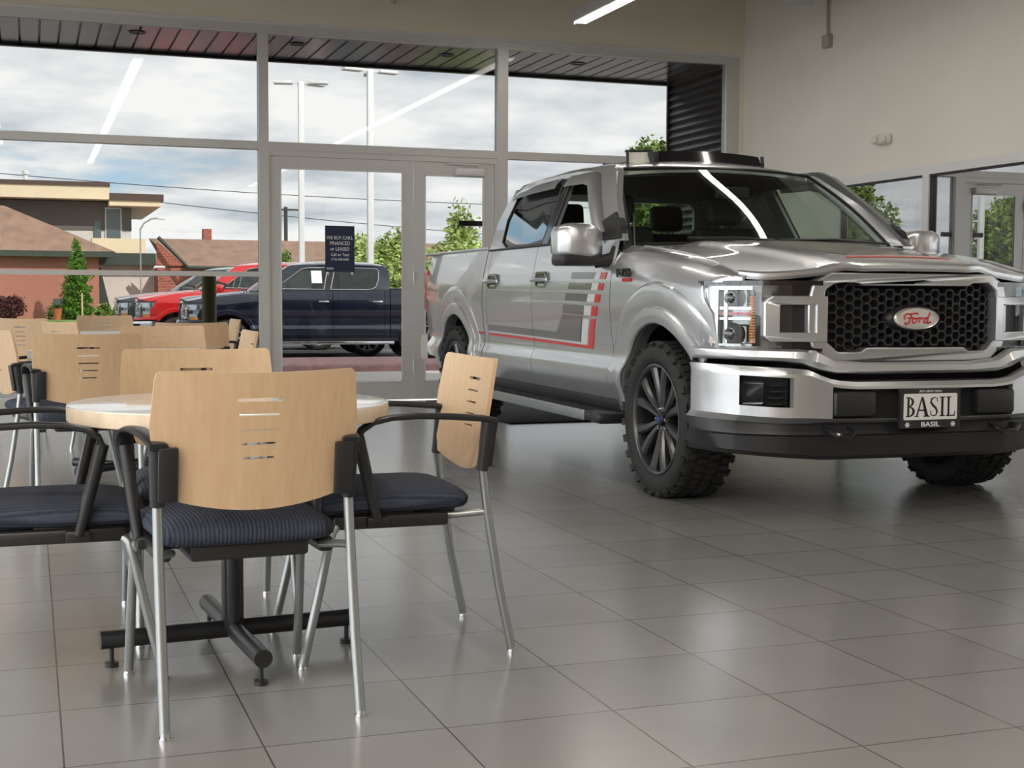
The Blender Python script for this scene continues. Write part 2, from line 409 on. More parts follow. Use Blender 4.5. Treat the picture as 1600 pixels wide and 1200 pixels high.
for a, b in bays:
    for z0, z1 in ((.1, 1.243), (1.29, 2.475), (2.552, 3.59)):
        MB().box((a, YB-.004, z0), (b, YB+.004, z1)).build('window_pane', 'window_glass', win1, smooth=False)
MB().box((2.222, YB-.004, 2.552), (4.572, YB+.004, 3.59)).build('window_pane', 'window_glass', win1, smooth=False)
struct(MB().box((XL, YB-.075, 3.665), (7.36, YB-.056, 3.70)).build('trim_1', 'aluminium_pale', smooth=False))

def door(name, x0, x1, gx0, gx1, gz0, gz1):
    m_ = MB(); a, b = YB-.024, YB+.024
    m_.box((x0, a, .012), (gx0, b, 2.415)); m_.box((gx1, a, .012), (x1, b, 2.415)); m_.box((gx0, a, gz1), (gx1, b, 2.415)); m_.box((gx0, a, .012), (gx1, b, gz0))
    d = struct(m_.build(name, 'aluminium', smooth=False))
    MB().box((gx0, YB-.004, gz0), (gx1, YB+.004, gz1)).build('door_glass', 'window_glass', d, smooth=False)
    g = MB()
    for q in ((gx0, gx0+.012), (gx1-.012, gx1)): g.box((q[0], a-.006, gz0), (q[1], a, gz1))
    g.box((gx0, a-.006, gz1-.012), (gx1, a, gz1)); g.box((gx0, a-.006, gz0), (gx1, a, gz0+.012))
    g.build('glazing_bead', 'aluminium_pale', d, smooth=False)
    return d
d1 = door('door_1', 2.238, 3.683, 2.335, 3.57, .19, 2.305)
d2 = door('door_2', 3.69, 4.543, 3.80, 4.43, .19, 2.285)
# closer, exterior pull
cl = MB().box((4.12, YB-.085, 2.285), (4.42, YB-.025, 2.36), .008); cl.build('door_closer', 'aluminium_pale', d2)
ca = MB().tube([(4.36, YB-.06, 2.37), (4.36, YB-.06, 2.40), (4.02, YB-.04, 2.405)], .009, 8); ca.build('closer_arm', 'aluminium_pale', d2)
MB().box((4.19, YB+.06, 1.785), (4.78, YB+.085, 1.84), .006).build('door_pull', 'black_plastic', d2)
mm_ = MB().box((4.5, YB+.024, 1.80), (4.53, YB+.065, 1.825)).build('pull_bracket', 'black_plastic', d2)
hg = MB()
for z in (.3, 1.2, 2.1): hg.cyl(.012, z, z+.11, 10, Matrix.Translation((3.687, YB-.034, 0)))
hg.build('hinge', 'aluminium', d1)

# right-hand glazing with the unlit office behind it
f = MB()
x0, x1 = XR-.012, XR+.10
f.box((x0, 3.5, 2.135), (x1, 11.58, 2.215)); f.box((x0, 3.5, .06), (x1, 11.58, .14)); f.box((x0, 11.50, .14), (x1, 11.58, 2.135)); f.box((x0, 3.5, .14), (x1, 3.58, 2.135))
for y in (10.12, 7.2): f.box((x0, y, .14), (x1, y+.09, 2.135))
win2 = struct(f.build('window_2', 'aluminium_pale', smooth=False))
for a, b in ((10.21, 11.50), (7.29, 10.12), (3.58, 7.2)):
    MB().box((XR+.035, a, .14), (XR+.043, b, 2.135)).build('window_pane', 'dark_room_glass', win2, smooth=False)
    g = MB(); g.box((XR+.005, a, .14), (XR+.034, a+.012, 2.135)); g.box((XR+.005, b-.012, .14), (XR+.034, b, 2.135)); g.box((XR+.005, a, 2.12), (XR+.034, b, 2.135)); g.build('gasket', 'black_plastic', win2, smooth=False)
w = MB(); w.box((XR, 3.5, 0), (XR+.2, 11.58, .06))
struct(w.build('trim_2', 'aluminium_pale', smooth=False))
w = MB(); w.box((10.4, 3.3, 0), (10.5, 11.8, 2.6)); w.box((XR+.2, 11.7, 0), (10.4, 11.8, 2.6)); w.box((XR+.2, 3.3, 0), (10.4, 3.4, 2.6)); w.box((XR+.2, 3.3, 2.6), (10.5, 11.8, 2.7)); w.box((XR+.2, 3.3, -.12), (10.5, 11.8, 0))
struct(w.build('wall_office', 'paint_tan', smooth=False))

# ceiling lights
def light_row(x, ya, yb, label):
    t = thing('linear_light', label, 'ceiling light', (x, yb, 3.70), 0, 'linear lights under the ceiling')
    n_ = ya-yb
    MB().box((-.085, 0, .012), (.085, n_, .13), .006).build('housing', 'lamp_housing', t)
    MB().box((-.055, .03, 0), (.055, n_-.03, .012)).build('diffuser', 'lamp_white', t, smooth=False)
    MB().cyl(.012, -.014, .02, 8, Matrix.Translation((-.07, n_-.03, 0))).build('end_screw', 'aluminium_pale', t)
    for q in (.3, n_-.3): MB().tube([(0, q, .13), (0, q, .9)], .004, 6).build('hanger', 'aluminium', t)
    ld = bpy.data.lights.new('linear_light_glow', 'AREA'); ld.shape = 'RECTANGLE'; ld.size = .12; ld.size_y = n_-.1; ld.energy = LAMP*n_; ld.color = (1, .93, .84)
    lo = bpy.data.objects.new('linear_light_glow', ld); COL.objects.link(lo); lo.parent = t; lo.location = (0, n_/2, -.006)
LAMP = 4.
light_row(5.08, 12.5, 3.0, 'long white linear light hanging near the beige wall above the doors')
light_row(1.2, 11.0, -2.0, 'linear light row over the round tables')
light_row(-2.8, 11.0, -2.0, 'linear light row along the left side of the showroom')
light_row(5.08, 1.5, -6.5, 'linear light row over the rear of the showroom')

def fill_panel(x, y, label):  # unseen glowing panels added behind the camera to brighten the room
    t = thing('added_fill_panel', label, 'ceiling light', (x, y, ZC-.05), 0, 'added fill panels over the rear of the showroom')
    MB().box((-.33, -.63, .008), (.33, .63, .05)).build('frame', 'white_trim', t); MB().box((-.30, -.60, 0), (.30, .60, .008)).build('diffuser', 'lamp_white', t, smooth=False)
    ld = bpy.data.lights.new('fill_panel_glow', 'AREA'); ld.shape = 'RECTANGLE'; ld.size = .6; ld.size_y = 1.2; ld.energy = 46; ld.color = (1, .90, .78)
    lo = bpy.data.objects.new('fill_panel_glow', ld); COL.objects.link(lo); lo.parent = t; lo.location = (0, 0, -.008)
for y in (-6.5, -3.2, .1):
    for x in (-4.6, -2.7, -.8): fill_panel(x, y, 'added fill-light panel under the ceiling over the rear of the showroom')

# duct, conduit, emergency light, sprinkler
du = MB(); P = []
for i in range(61):
    x = -5.5+12.55*i/60; rad = .25 + (.004 if i % 2 else 0)
    P.append([(x, 11.5+rad*math.cos(2*PI*k/28), 4.085+rad*math.sin(2*PI*k/28)) for k in range(28)])
du.grid(P, False, True); k = len(du.v)-28; du.f.append(tuple(range(k, k+28))); du.f.append(tuple(range(28)))
tag(du.build('air_duct', 'galvanised'), 'round galvanised spiral duct under the ceiling', 'duct')
t = thing('electrical_conduit', 'grey conduit pipe ending in a box high on the right wall', 'conduit', (XR, 11.75, 3.49))
MB().tube([(-.028, 0, .12), (-.028, 0, 1.1)], .013, 10).build('pipe', 'galvanised', t)
MB().box((-.06, -.055, 0), (0, .055, .125), .006).build('junction_box', 'wall_box', t)
t = thing('emergency_light', 'small clear twin-lamp emergency light on the right wall', 'emergency light', (XR, 10.8, 2.50))
MB().box((-.05, -.12, -.04), (0, .10, .055), .022, seg=3).build('casing', 'clear_plastic', t)
for y in (-.075, .065):
    hd = MB(); M_ = Matrix.Translation((-.055, y, -.005)) @ Matrix.Rotation(R(-70), 4, 'Y'); hd.lathe([(.012, -.02), (.034, .0), (.04, .02), (.036, .03), (0, .034)], 16, M_); hd.build('lamp_head', 'clear_plastic', t)
t = thing('sprinkler_head', 'small sprinkler fitting on the beige wall over the doors', 'sprinkler', (3.47, YB-.06, 3.985))
MB().cyl(.03, 0, .012, 14, Matrix.Rotation(R(90), 4, 'X')).build('escutcheon', 'aluminium', t); MB().tube([(0, -.012, 0), (0, -.07, 0)], .012, 8).build('nozzle', 'aluminium', t)

tag(MB().box((3.75, 10.7, .0), (5.6, 13.25, .012), .004).build('door_mat', 'door_mat'), 'large dark entrance mat on the tiles in front of the glass doors', 'mat')

# notice on the door glass
t = thing('door_notice', 'dark blue notice with pale lettering hung on the left door glass', 'sign', (2.925, YB-.03, 1.525))
MB().box((-.148, -.002, -.228), (.148, .002, .228)).build('panel', 'sign_navy', t, smooth=False)
Mt = lambda z, x=0: frame((x, -.0032, z), (1, 0, 0), (0, 0, 1))
for s_, z, q in (('WE BUY CARS,', .108, .048), ('FINANCED', .054, .050), ('or LEASED', -.002, .050), ('Call or Text', -.058, .044), ('(716) 608-5600', -.104, .034)):
    text(s_, q, Mt(z), 'ink_white', 'lettering', t, sx=.84)
text('BASIL', .032, Mt(-.196, -.132), 'ink_white', 'lettering', t, sx=.9, align='LEFT')
for x in (-.125, .12): MB().cyl(.012, 0, .008, 12, Matrix.Translation((x, -.004, -.243)) @ Matrix.Rotation(R(90), 4, 'X')).build('clip', 'white_plate', t)

# ------------------------------------------------------------------ chairs
def make_chair(label, group):
    t = thing('stacking_armchair', label, 'chair', (0, 0, 0), 0, group)
    # back panel with five slots
    zs = [.527]; slots = []
    for z, hw, hh in ((.800, .054, .0045), (.763, .050, .003), (.727, .046, .003), (.692, .042, .003), (.657, .038, .003)): slots.append((z-hh, z+hh, hw))
    zrows = sorted({.527, .545, .565, .60, .63, .67, .71, .745, .78, .815, .835, .85, .860, .866} | {round(z, 4) for s_ in slots for z in s_[:2]})
    us = sorted({-.25, -.247, -.24, -.22, -.19, -.15, -.11, -.08, -.02, 0, .02, .08, .11, .15, .19, .22, .24, .247, .25} | {sg*s_[2] for s_ in slots for sg in (-1, 1)})
    def width(z): return interp(z, [(.527, .205), (.56, .212), (.60, .222), (.66, .243), (.70, .252), (.745, .255), (.85, .246), (.860, .242), (.866, .233)])
    def pt(u, z):
        w_ = width(z); x = u/.25*w_ if abs(u) > .08 else u
        zb = z
        if z < .60: zb = z + (.6-z)/.073*.030*(abs(x)/.2)**2
        if z > .84: zb = z + (z-.84)/.026*(.006*(x/.24)**2)
        y = -.195 - .055*((zb-.53)/.34) - .034*(1-(x/.25)**2)
        return Vector((x, y, zb))
    P = [[pt(u, z) for z in zrows] for u in us]
    def skip(i, j):
        uc = (us[i]+us[i+1])/2; zc = (zrows[j]+zrows[j+1])/2
        return any(a < zc < b and abs(uc) < hw for a, b, hw in slots)
    MB().slab(P, (0, -.012, 0), skip).build('backrest', 'maple', t, sharp=40)
    # cushion
    NX, NY = 14, 14
    def sup(u, v, top):
        # superelliptic cushion
        ex = max(abs(u), abs(v)); x = .228*u; y = .045+.238*v
        k_ = .93 if abs(u) > .9 and abs(v) > .9 else 1
        return Vector((x*k_*(1-.04*max(0, -v)), .045+(y-.045)*k_, top))
    q = lin(-1, 1, NX)
    q = [math.copysign(1-(1-abs(a))**1.6, a) for a in q]
    topP = []; botP = []
    for a in q:
        topP.append([]); botP.append([])
        for d in q:
            e = (1-abs(a)**6)*(1-abs(d)**6)
            e = e**.5 if e > 0 else 0
            dip = -.018*max(0, d)**3
            topP[-1].append(sup(a, d, .462+.034*e+.006*(1-a*a)+dip)); botP[-1].append(sup(a*.985, d*.985, .445-.022*e))
    c = MB(); c.grid(topP); c.grid(botP)
    bord = [(i, 0) for i in range(NX)]+[(NX-1, j) for j in range(1, NY)]+[(i, NY-1) for i in range(NX-2, -1, -1)]+[(0, j) for j in range(NY-2, 0, -1)]
    n_ = NX*NY
    for k in range(len(bord)):
        i, j = bord[k]; i2, j2 = bord[(k+1) % len(bord)]
        c.f.append((i*NY+j, i2*NY+j2, i2*NY+j2+n_, i*NY+j+n_))
    c.build('seat', 'navy_fabric', t, sharp=70)
    MB().box((-.15, -.165, .392), (.15, .235, .436), .010).box((-.2265, -.12, .388), (-.188, .215, .426), .008).box((.188, -.12, .388), (.2265, .215, .426), .008).box((-.20, -.02, .402), (.20, .20, .436), .006).build('seat_pan', 'black_plastic', t)
    for s_ in (-1, 1):
        a = MB()
        a.tube([(s_*.237, -.218, .545), (s_*.238, -.225, .60), (s_*.239, -.236, .695)], [.0175, .0185, .0205], 12)
        a.box((min(s_*.240, s_*.192), -.006, 0), (max(s_*.240, s_*.192), .008, .135), .005, Matrix.Translation((0, -.243, .556)) @ Matrix.Rotation(R(8), 4, 'X'))
        sec = [(math.copysign(abs(math.cos(q_))**.6, math.cos(q_))*.023, math.copysign(abs(math.sin(q_))**.7, math.sin(q_))*.0095) for q_ in [2*PI*k/14 for k in range(14)]]
        a.tube([(s_*.237, -.258, .690), (s_*.239, -.22, .698), (s_*.243, -.12, .706), (s_*.252, -.02, .711), (s_*.259, .06, .708), (s_*.263, .115, .697), (s_*.264, .147, .676), (s_*.262, .158, .650), (s_*.257, .150, .618)], [1, 1.05, 1., .95, .92, .92, .92, .9, .85], sec=sec)
        a.tube([(s_*.262, .156, .655), (s_*.256, .143, .60), (s_*.247, .118, .50), (s_*.238, .095, .412)], [.0185, .0185, .0165, .014], 10)
        a.box((min(s_*.246, s_*.19), .06, .392), (max(s_*.246, s_*.19), .125, .424), .006)
        a.build('armrest', 'black_plastic', t, sharp=40)
        l_ = MB().tube([(s_*.240, -.31, .014), (s_*.2385, -.27, .20), (s_*.238, -.234, .42), (s_*.237, -.218, .552)], .0128, 14).build('leg', 'leg_steel', t)
        MB().cyl(.0145, 0, .008, 14, Matrix.Translation((s_*.240, -.3115, 0))).cyl(.0115, .008, .02, 14, Matrix.Translation((s_*.240, -.3115, 0))).build('foot_glide', 'chrome', l_)
        l_ = MB().tube([(s_*.205, .185, .404), (s_*.212, .205, .400), (s_*.224, .222, .385), (s_*.231, .234, .350), (s_*.2345, .262, .22), (s_*.238, .31, .014)], .0128, 14).build('leg', 'leg_steel', t)
        MB().cyl(.0145, 0, .008, 14, Matrix.Translation((s_*.238, .3115, 0))).cyl(.0115, .008, .02, 14, Matrix.Translation((s_*.238, .3115, 0))).build('foot_glide', 'chrome', l_)
        MB().tube([(s_*.238, -.236, .425), (s_*.222, -.19, .420), (s_*.19, -.13, .412)], .0105, 12).build('crossbar', 'leg_steel', t)
    return t
NEAR, FAR = 'armchairs around the round table', 'armchairs at the back tables'
chair0 = make_chair('armchair with its maple back turned to the viewer, nearest, in front of the round table', NEAR)
chair0.location = (.503, 3.59, 0); chair0.rotation_euler = (0, 0, R(4))
def chair(x, y, deg, label, group=FAR):
    c_ = dup(chair0, (x, y, 0), R(deg), label); c_['group'] = group; return c_
chair(1.02, 4.01, 90, 'armchair seen in profile beside the silver truck, facing left to the round table', NEAR)
chair(.02, 4.03, -90, 'armchair cut off by the left edge, its navy seat facing right to the round table', NEAR)
chair(.535, 4.485, 180, 'armchair pushed in on the far side of the round table, only its back panel showing', NEAR)
chair(.25, 7.10, 3, 'armchair with five-slot maple back toward viewer, behind the round table at left')
chair(.10, 7.78, -75, 'armchair at the left edge in side view, dark armrest reaching right')
chair(.76, 8.28, 180, 'armchair facing viewer behind the white rectangular table edge')
chair(1.05, 9.85, 0, 'armchair with back to viewer, standing just in front of the outdoor olive post')
chair(1.27, 10.9, 90, 'armchair side-on facing left, between olive post and window mullion')
chair(.83, 7.22, 90, 'armchair side-on facing left, directly beside the aluminium window mullion')
chair(.42, 10.15, -62, 'armchair with bright side edge, second from left in the farthest row')
chair(.10, 11.75, -38, 'armchair turned at an angle, leftmost in the farthest row by the burgundy bush')
chair(.655, 12.91, 180, 'armchair farthest back, facing viewer below the conical evergreen')

# ------------------------------------------------------------------ tables
def x_base(t, zt, arm=.335, rot=0, mats='black_steel'):
    for k in range(2):
        a0 = R(rot+90*k)
        d = Vector((math.cos(a0), math.sin(a0), 0))
        tb = MB().tube([d*(-arm-.03)+Vector((0, 0, .078)), d*(arm+.03)+Vector((0, 0, .078))], .0255, 18).build('base_tube', mats, t)
        for s_ in (-1, 1):
            M_ = Matrix.Translation(d*(s_*arm)); MB().cyl(.019, 0, .013, 14, M_).cyl(.007, .013, .055, 10, M_).build('foot_glide', 'black_plastic', tb)
    MB().box((-.021, -.045, .06), (.021, .045, zt-.05), .019, seg=3).box((-.03, -.028, .06), (.03, .028, zt-.05), .012).build('column', mats, t)
    MB().box((-.2, -.03, zt-.066), (.2, .03, zt-.046)).box((-.03, -.2, zt-.066), (.03, .2, zt-.046)).build('top_bracket', 'black_plastic', t)
t = thing('round_table', 'round white-topped cafe table with pale wood edge and black cross base', 'table', (.548, 4.01, 0))
tt = MB().lathe([(0, .745), (.449, .745), (.4545, .7435)], 64); tt.lathe([(0, .7405), (.4545, .7405), (.4545, .7435)], 64); tt.build('table_top', 'white_laminate', t)
MB().lathe([(.10, .7405), (.4545, .7405), (.456, .738), (.456, .701), (.453, .699), (.10, .699)], 64, closed=False).build('table_edge', 'maple_edge', t)
x_base(t, .745, .345, 4.5)
def square_table(x, y, sx, sy, label, z=.74):
    t = thing('rectangular_table', label, 'table', (x, y, 0), 0, 'rectangular tables at the back')
    MB().box((-sx/2, -sy/2, z-.004), (sx/2, sy/2, z)).build('table_top', 'white_laminate', t)
    MB().box((-sx/2, -sy/2, z-.042), (sx/2, sy/2, z-.004), .004).build('table_edge', 'white_laminate', t)
    x_base(t, z, .3, 45)
square_table(.47, 8.13, .97, .45, 'white rectangular table behind the second row of armchairs')
square_table(.42, 12.74, .72, .5, 'small white table in front of the farthest armchair')

# ------------------------------------------------------------------ pickup truck (x forward from the front axle, y to its left, z up)
WT = [(.40, .93), (.47, .955), (.53, .975), (.60, 1.002), (.655, 1.003), (.70, .976), (.76, .972), (.86, .988), (1.0, 1.0), (1.12, .998), (1.22, .985), (1.30, .968), (1.36, .955), (1.40, .945), (1.45, .93)]
def smooth_w(z): return (interp(z-.02, WT)+interp(z, WT)*2+interp(z+.02, WT))/4
def side(x, z):
    w_ = smooth_w(z)
    if x > .05: w_ -= .085*((x-.05)/.55)**2
    if x < -4.3: w_ -= .05*((-4.3-x)/.6)**2
    return w_
def gside(z): return .948-.25*(z-1.38)-.46*max(0, z-1.38)**2          # greenhouse half width
AF, AR, AZ, AR_R = -.02, -3.83, .455, .485
REARX = -4.90
HOODZ = [(-.70, 1.352), (-.5, 1.340), (-.1, 1.302), (.2, 1.268), (.45, 1.220), (.55, 1.192), (.62, 1.165), (.70, 1.14)]
INVF = [(.43, .957), (.48, .943), (.535, .916), (.60, .876), (.66, .828)]
def panel(mb, xs, zb, zt, nz, s, t=.014, w=side):
    P = [[(x, s*w(x, zb(x)+(zt(x)-zb(x))*j/(nz-1)), zb(x)+(zt(x)-zb(x))*j/(nz-1)) for j in range(nz)] for x in xs]
    return mb.slab(P, (0, -s*t, 0))
def arch_xs(a, b, xc):
    A = [xc-AR_R*math.cos(R(d)) for d in range(0, 181, 6)]
    X = [x for x in A if a < x < b]
    X += [x for x in lin(a, b, 14) if not (xc-AR_R-.02 < x < xc+AR_R+.02)] + [a, b]
    return sorted(set(round(x, 4) for x in X))
def arch_z(x, xc):
    d = AR_R**2-(x-xc)**2
    return AZ+math.sqrt(d) if d > 0 else 0
def decal(mb, pts, s, off=.0035, nx=6, w=side):
    """quad a,b,c,d in side view laid on the door skin"""
    a, b, c_, d = [Vector((p[0], p[1])) for p in pts]
    P = []
    for i in range(nx):
        u = i/(nx-1); lo = a.lerp(b, u); hi = d.lerp(c_, u); col = []
        for j in range(5):
            q = lo.lerp(hi, j/4); col.append((q.x, s*(w(q.x, q.y)+off), q.y))
        P.append(col)
    return mb.slab(P, (0, -s*(off-.0012), 0))

def make_wheel(root, x, y, s, mats, detail):
    w_ = bpy.data.objects.new('wheel', None); COL.objects.link(w_); w_.parent = root; w_.location = (x, s*y, .412); w_.empty_display_size = .1
    MX = Matrix.Rotation(R(-90*s), 4, 'X')                          # lathe axis z -> outward
    T = MB()
    T.lathe([(.292, -.125), (.305, -.138), (.335, -.148), (.372, -.146), (.392, -.132), (.401, -.115), (.402, 0), (.401, .115), (.392, .132), (.372, .146), (.335, .148), (.312, .141), (.297, .128), (.292, .122)], 64, MX)
    nb = 54 if detail else 30
    for k in range(nb):
        a = 2*PI*k/nb
        for r_i, (yc, ph, wd) in enumerate(((-.098, 0, .046), (-.035, .5, .05), (.035, 0, .05), (.098, .5, .046))):
            M_ = MX @ Matrix.Rotation(a+ph*2*PI/nb, 4, 'Z') @ Matrix.Translation((.402, 0, yc)) @ Matrix.Rotation(R(14 if r_i % 2 else -14), 4, 'X')
            T.box((-.006, -.016, -wd/2), (.0105, .016, wd/2), 0, M_)
        if k % 2 == 0:
            for sg in (-1, 1):
                M_ = MX @ Matrix.Rotation(a, 4, 'Z') @ Matrix.Translation((.392, 0, sg*.136)) @ Matrix.Rotation(sg*R(-40), 4, 'Y')
                T.box((-.022, -.019, -.007), (.016, .019, .010), 0, M_)
    for rad in (.322, .340): 
        T.lathe([(rad-.004, .142), (rad, .1455), (rad+.004, .1455)], 48, MX)
    T.build('tire', 'rubber', w_, sharp=40)
    B = MB(); B.lathe([(.290, .122), (.293, .131), (.284, .133), (.276, .118), (.268, .06), (.260, -.11), (.288, -.125)], 48, MX); B.lathe([(.262, -.05), (.07, -.05)], 40, MX)
    B.build('rim_barrel', mats['rimb'], w_)
    MB().lathe([(.275, .119), (.279, .130), (.286, .1335), (.293, .132)], 56, MX).build('rim_lip', mats['rim'], w_)
    Sp = MB()
    for k in range(6):
        a0 = 2*PI*k/6+R(90)
        for sg in (-1, 1):
            P = []
            for i, (rad, an, wd, zc) in enumerate(((.040, 16, .026, .090), (.09, 11.5, .032, .102), (.16, 11, .040, .112), (.225, 12.5, .050, .118), (.279, 14.5, .064, .121))):
                a = a0+sg*R(an); c_ = Vector((rad*math.cos(a), rad*math.sin(a), zc)); tn = Vector((-math.sin(a), math.cos(a), 0))
                P.append([c_-tn*wd/2+Vector((0, 0, -.014)), c_-tn*wd*.30, c_+tn*wd*.30, c_+tn*wd/2+Vector((0, 0, -.014))])
            Sp.slab([[MX @ p for p in row] for row in P], MX.to_3x3() @ Vector((0, 0, -.022)))
    Sp.build('spokes', mats['rim'], w_, sharp=25)
    H = MB(); H.lathe([(.0, .112), (.030, .111), (.036, .106), (.037, .09)], 24, MX); H.lathe([(.037, .09), (.075, .084), (.078, .03)], 30, MX); H.build('hub', mats['rimb'], w_)
    if detail:
        E_ = MB(); E_.disc(1, 0, 28, MX @ Matrix.Translation((0, 0, .1135)) @ Matrix.Diagonal((.027, .0185, 1, 1)) if s < 0 else MX @ Matrix.Translation((0, 0, .1135)) @ Matrix.Diagonal((.027, .0185, 1, 1))); E_.build('center_cap', 'cap_blue', w_)
        Lg = MB()
        for k in range(6):
            a = 2*PI*(k+.5)/6+R(90); Lg.cyl(.0095, .082, .104, 8, MX @ Matrix.Translation((.058*math.cos(a), .058*math.sin(a), 0)), r1=.0075)
        Lg.build('lug_nut', 'chrome', w_)
    D = MB(); D.cyl(.16, -.03, -.012, 32, MX); D.build('brake_disc', 'galvanised', w_)

def make_truck(name, label, paint, loc, rz, scale=1., detail=True, flare='black_plastic', trim='chrome', group=None):
    t = thing(name, label, 'pickup truck', loc, rz, group, scale)
    mats = dict(rim='rim_dark' if detail else 'galvanised', rimb='rim_black')
    P_ = paint
    front_x = lambda y: interp(abs(y), [(0, .865), (.3, .86), (.5, .805), (.56, .79), (.65, .765), (.75, .725), (.83, .66), (.88, .60), (.92, .535), (.945, .48), (.96, .43), (1, .3)])
    for s in (-1, 1):
        # --- fenders, doors, bed sides
        def fz(x): return interp(x, HOODZ)
        def fw_(x, z):
            d = fz(x)-z
            q_ = min(1, max(0, d)/.17); sh = .872+.108*math.sqrt(max(0, 1-(1-q_)**2))+.03*max(0, min(1, (d-.10)/.15))
            k = 1 if x < .2 else 1-.25*(x-.2)/.4
            return min(side(x, z), sh-(.04*max(0, x-.25)/.35))
        m_ = MB()
        xs = arch_xs(-.640, .43, AF)
        panel(m_, xs, lambda x: max(arch_z(x, AF), .475 if x < 0 else interp(x, [(.30, .60), (.44, .755), (.60, .775)])), fz, 22, s, w=fw_)
        panel(m_, lin(.43, .535, 6), lambda x: .77, lambda x: interp(x, [(.43, 1.135), (.445, 1.06), (.515, .975), (.535, .80)]), 10, s, w=fw_)
        panel(m_, lin(.43, .64, 8), lambda x: 1.127, lambda x: max(fz(x), 1.14), 8, s, w=lambda x, z: min(fw_(x, z), interp(x, INVF)))
        fe = m_.build('front_fender', P_, t, sharp=24)
        for nm, xa, xb in (('front_door', -1.995, -.648), ('rear_door', -2.995, -2.003)):
            m_ = MB(); xs = lin(xa, xb, 14)
            panel(m_, xs, lambda x: .475, lambda x: 1.385, 30, s)
            d = m_.build(nm, P_, t, sharp=24)
            # handle
            hx = -1.815 if nm == 'front_door' else -2.855
            if detail:
                y = s*(side(hx, 1.165)+.002); h_ = MB()
                hex_ = [(-.135, 0), (-.085, .052), (.085, .052), (.135, 0), (.085, -.052), (-.085, -.052)]
                inn = [(-.112, 0), (-.072, .040), (.072, .040), (.112, 0), (.072, -.040), (-.072, -.040)]
                h_.poly([hex_, inn], lambda a, b: Vector((hx+a, y+s*.010, 1.165+b)), lambda a, b: Vector((hx+a, y-s*.004, 1.165+b)))
                h_.build('handle_bezel', 'chrome', d)
                MB().poly([inn], lambda a, b: Vector((hx+a, y+s*.001, 1.165+b)), lambda a, b: Vector((hx+a, y-s*.003, 1.165+b))).build('handle_cup', 'black_gloss', d)
                h_ = MB(); h_.tube([(hx-.125, y+s*.006, 1.165), (hx-.09, y+s*.036, 1.165), (hx+.06, y+s*.038, 1.165), (hx+.12, y+s*.006, 1.165)], [.012, .017, .017, .012], 10); h_.build('door_handle', P_, d)
            else:
                MB().box((hx-.10, min(s*.99, s*1.03), 1.15), (hx+.10, max(s*.99, s*1.03), 1.185), .01).build('door_handle', trim, d)
        m_ = MB(); panel(m_, [-3.095, -3.05, -3.002], lambda x: .475, lambda x: 1.385, 30, s); m_.build('cab_corner', P_, t, sharp=24)
        m_ = MB(); xs = arch_xs(REARX, -3.112, AR)
        panel(m_, xs, lambda x: max(arch_z(x, AR), .475 if x > AR else .56), lambda x: 1.40, 26, s)
        m_.build('bed_side', P_, t, sharp=24)
        m_ = MB(); m_.box((REARX, s*.955 if s < 0 else .86, 1.398), (-3.112, -.86 if s < 0 else .955, 1.420), .006); m_.build('bed_rail', 'black_plastic' if not detail else P_, t)
        # --- rocker, wheel flares, liners
        m_ = MB(); m_.box((-3.34, min(s*.94, s*.80), .40), (-.53, max(s*.94, s*.80), .50), .02); m_.build('rocker', 'black_plastic', t)
        for xc, a0, a1 in ((AF, 37, 184), (AR, -14, 184)):
            m_ = MB(); rows = []
            for k in range(45):
                a = R(a0+(a1-a0)*k/44); rows.append([])
                for rad, dy in ((AR_R-.022, -.05), (AR_R-.024, .012), (AR_R-.018, .021), (AR_R-.006, .025), (AR_R+.028, .024), (AR_R+.056, .020), (AR_R+.064, .012), (AR_R+.068, -.006)):
                    x, z = xc+rad*math.cos(a), AZ+rad*math.sin(a)
                    base = fw_(x, z) if xc == AF else side(x, z)
                    ref = side(xc, min(z, 1.0))
                    rows[-1].append((x, s*(max(base, ref-.055 if x > xc else ref-.01)+dy), z))
            m_.slab(rows, (0, -s*.02, 0)); m_.build('wheel_flare', P_ if flare is None else flare, t, sharp=28)
            if detail:
                m_ = MB(); rows = []                                        # pressed crown above the arch
                for k in range(31):
                    a = R((38 if xc == AF else 8)+((172 if xc == AF else 172)-(38 if xc == AF else 8))*k/30); f_ = math.sin(PI*k/30)**.5; rows.append([])
                    for rad, dy in ((.55, .004), (.58, .008*f_), (.62, .011*f_), (.655, .010*f_), (.672, .007*f_), (.682, .0005)):
                        x, z = xc+rad*math.cos(a), AZ+rad*math.sin(a)
                        base = fw_(x, z) if xc == AF else side(x, z)
                        rows[-1].append((x, s*(base+dy), z))
                m_.slab(rows, (0, -s*.012, 0)); m_.build('arch_crown', P_, t, sharp=20)
            m_ = MB(); rows = []
            for k in range(25):
                a = R(-10+200*k/24); rows.append([(xc+(AR_R+.0)*math.cos(a), s*y, AZ+(AR_R+.0)*math.sin(a)) for y in (.56, .97)])
            m_.slab(rows, lambda p: Vector((xc-p[0], 0, AZ-p[2])).normalized()*-.01); 
            m_.add([(xc+AR_R*math.cos(R(-10+200*k/24)), s*.56, AZ+AR_R*math.sin(R(-10+200*k/24))) for k in range(25)], [tuple(range(25))])
            m_.build('wheel_liner', 'black_rough', t)
            make_wheel(t, xc, .862, s, mats, detail)
        # --- inner door trim
        m_ = MB(); panel(m_, lin(-3.08, -.62, 5), lambda x: .50, lambda x: 1.372, 12, s, t=.03, w=lambda x, z: side(x, z)-.045); m_.build('door_trim', 'dark_trim', t)
        # --- greenhouse side
        G = lambda x, z, o=0.: Vector((x, s*(gside(z)+o), z))
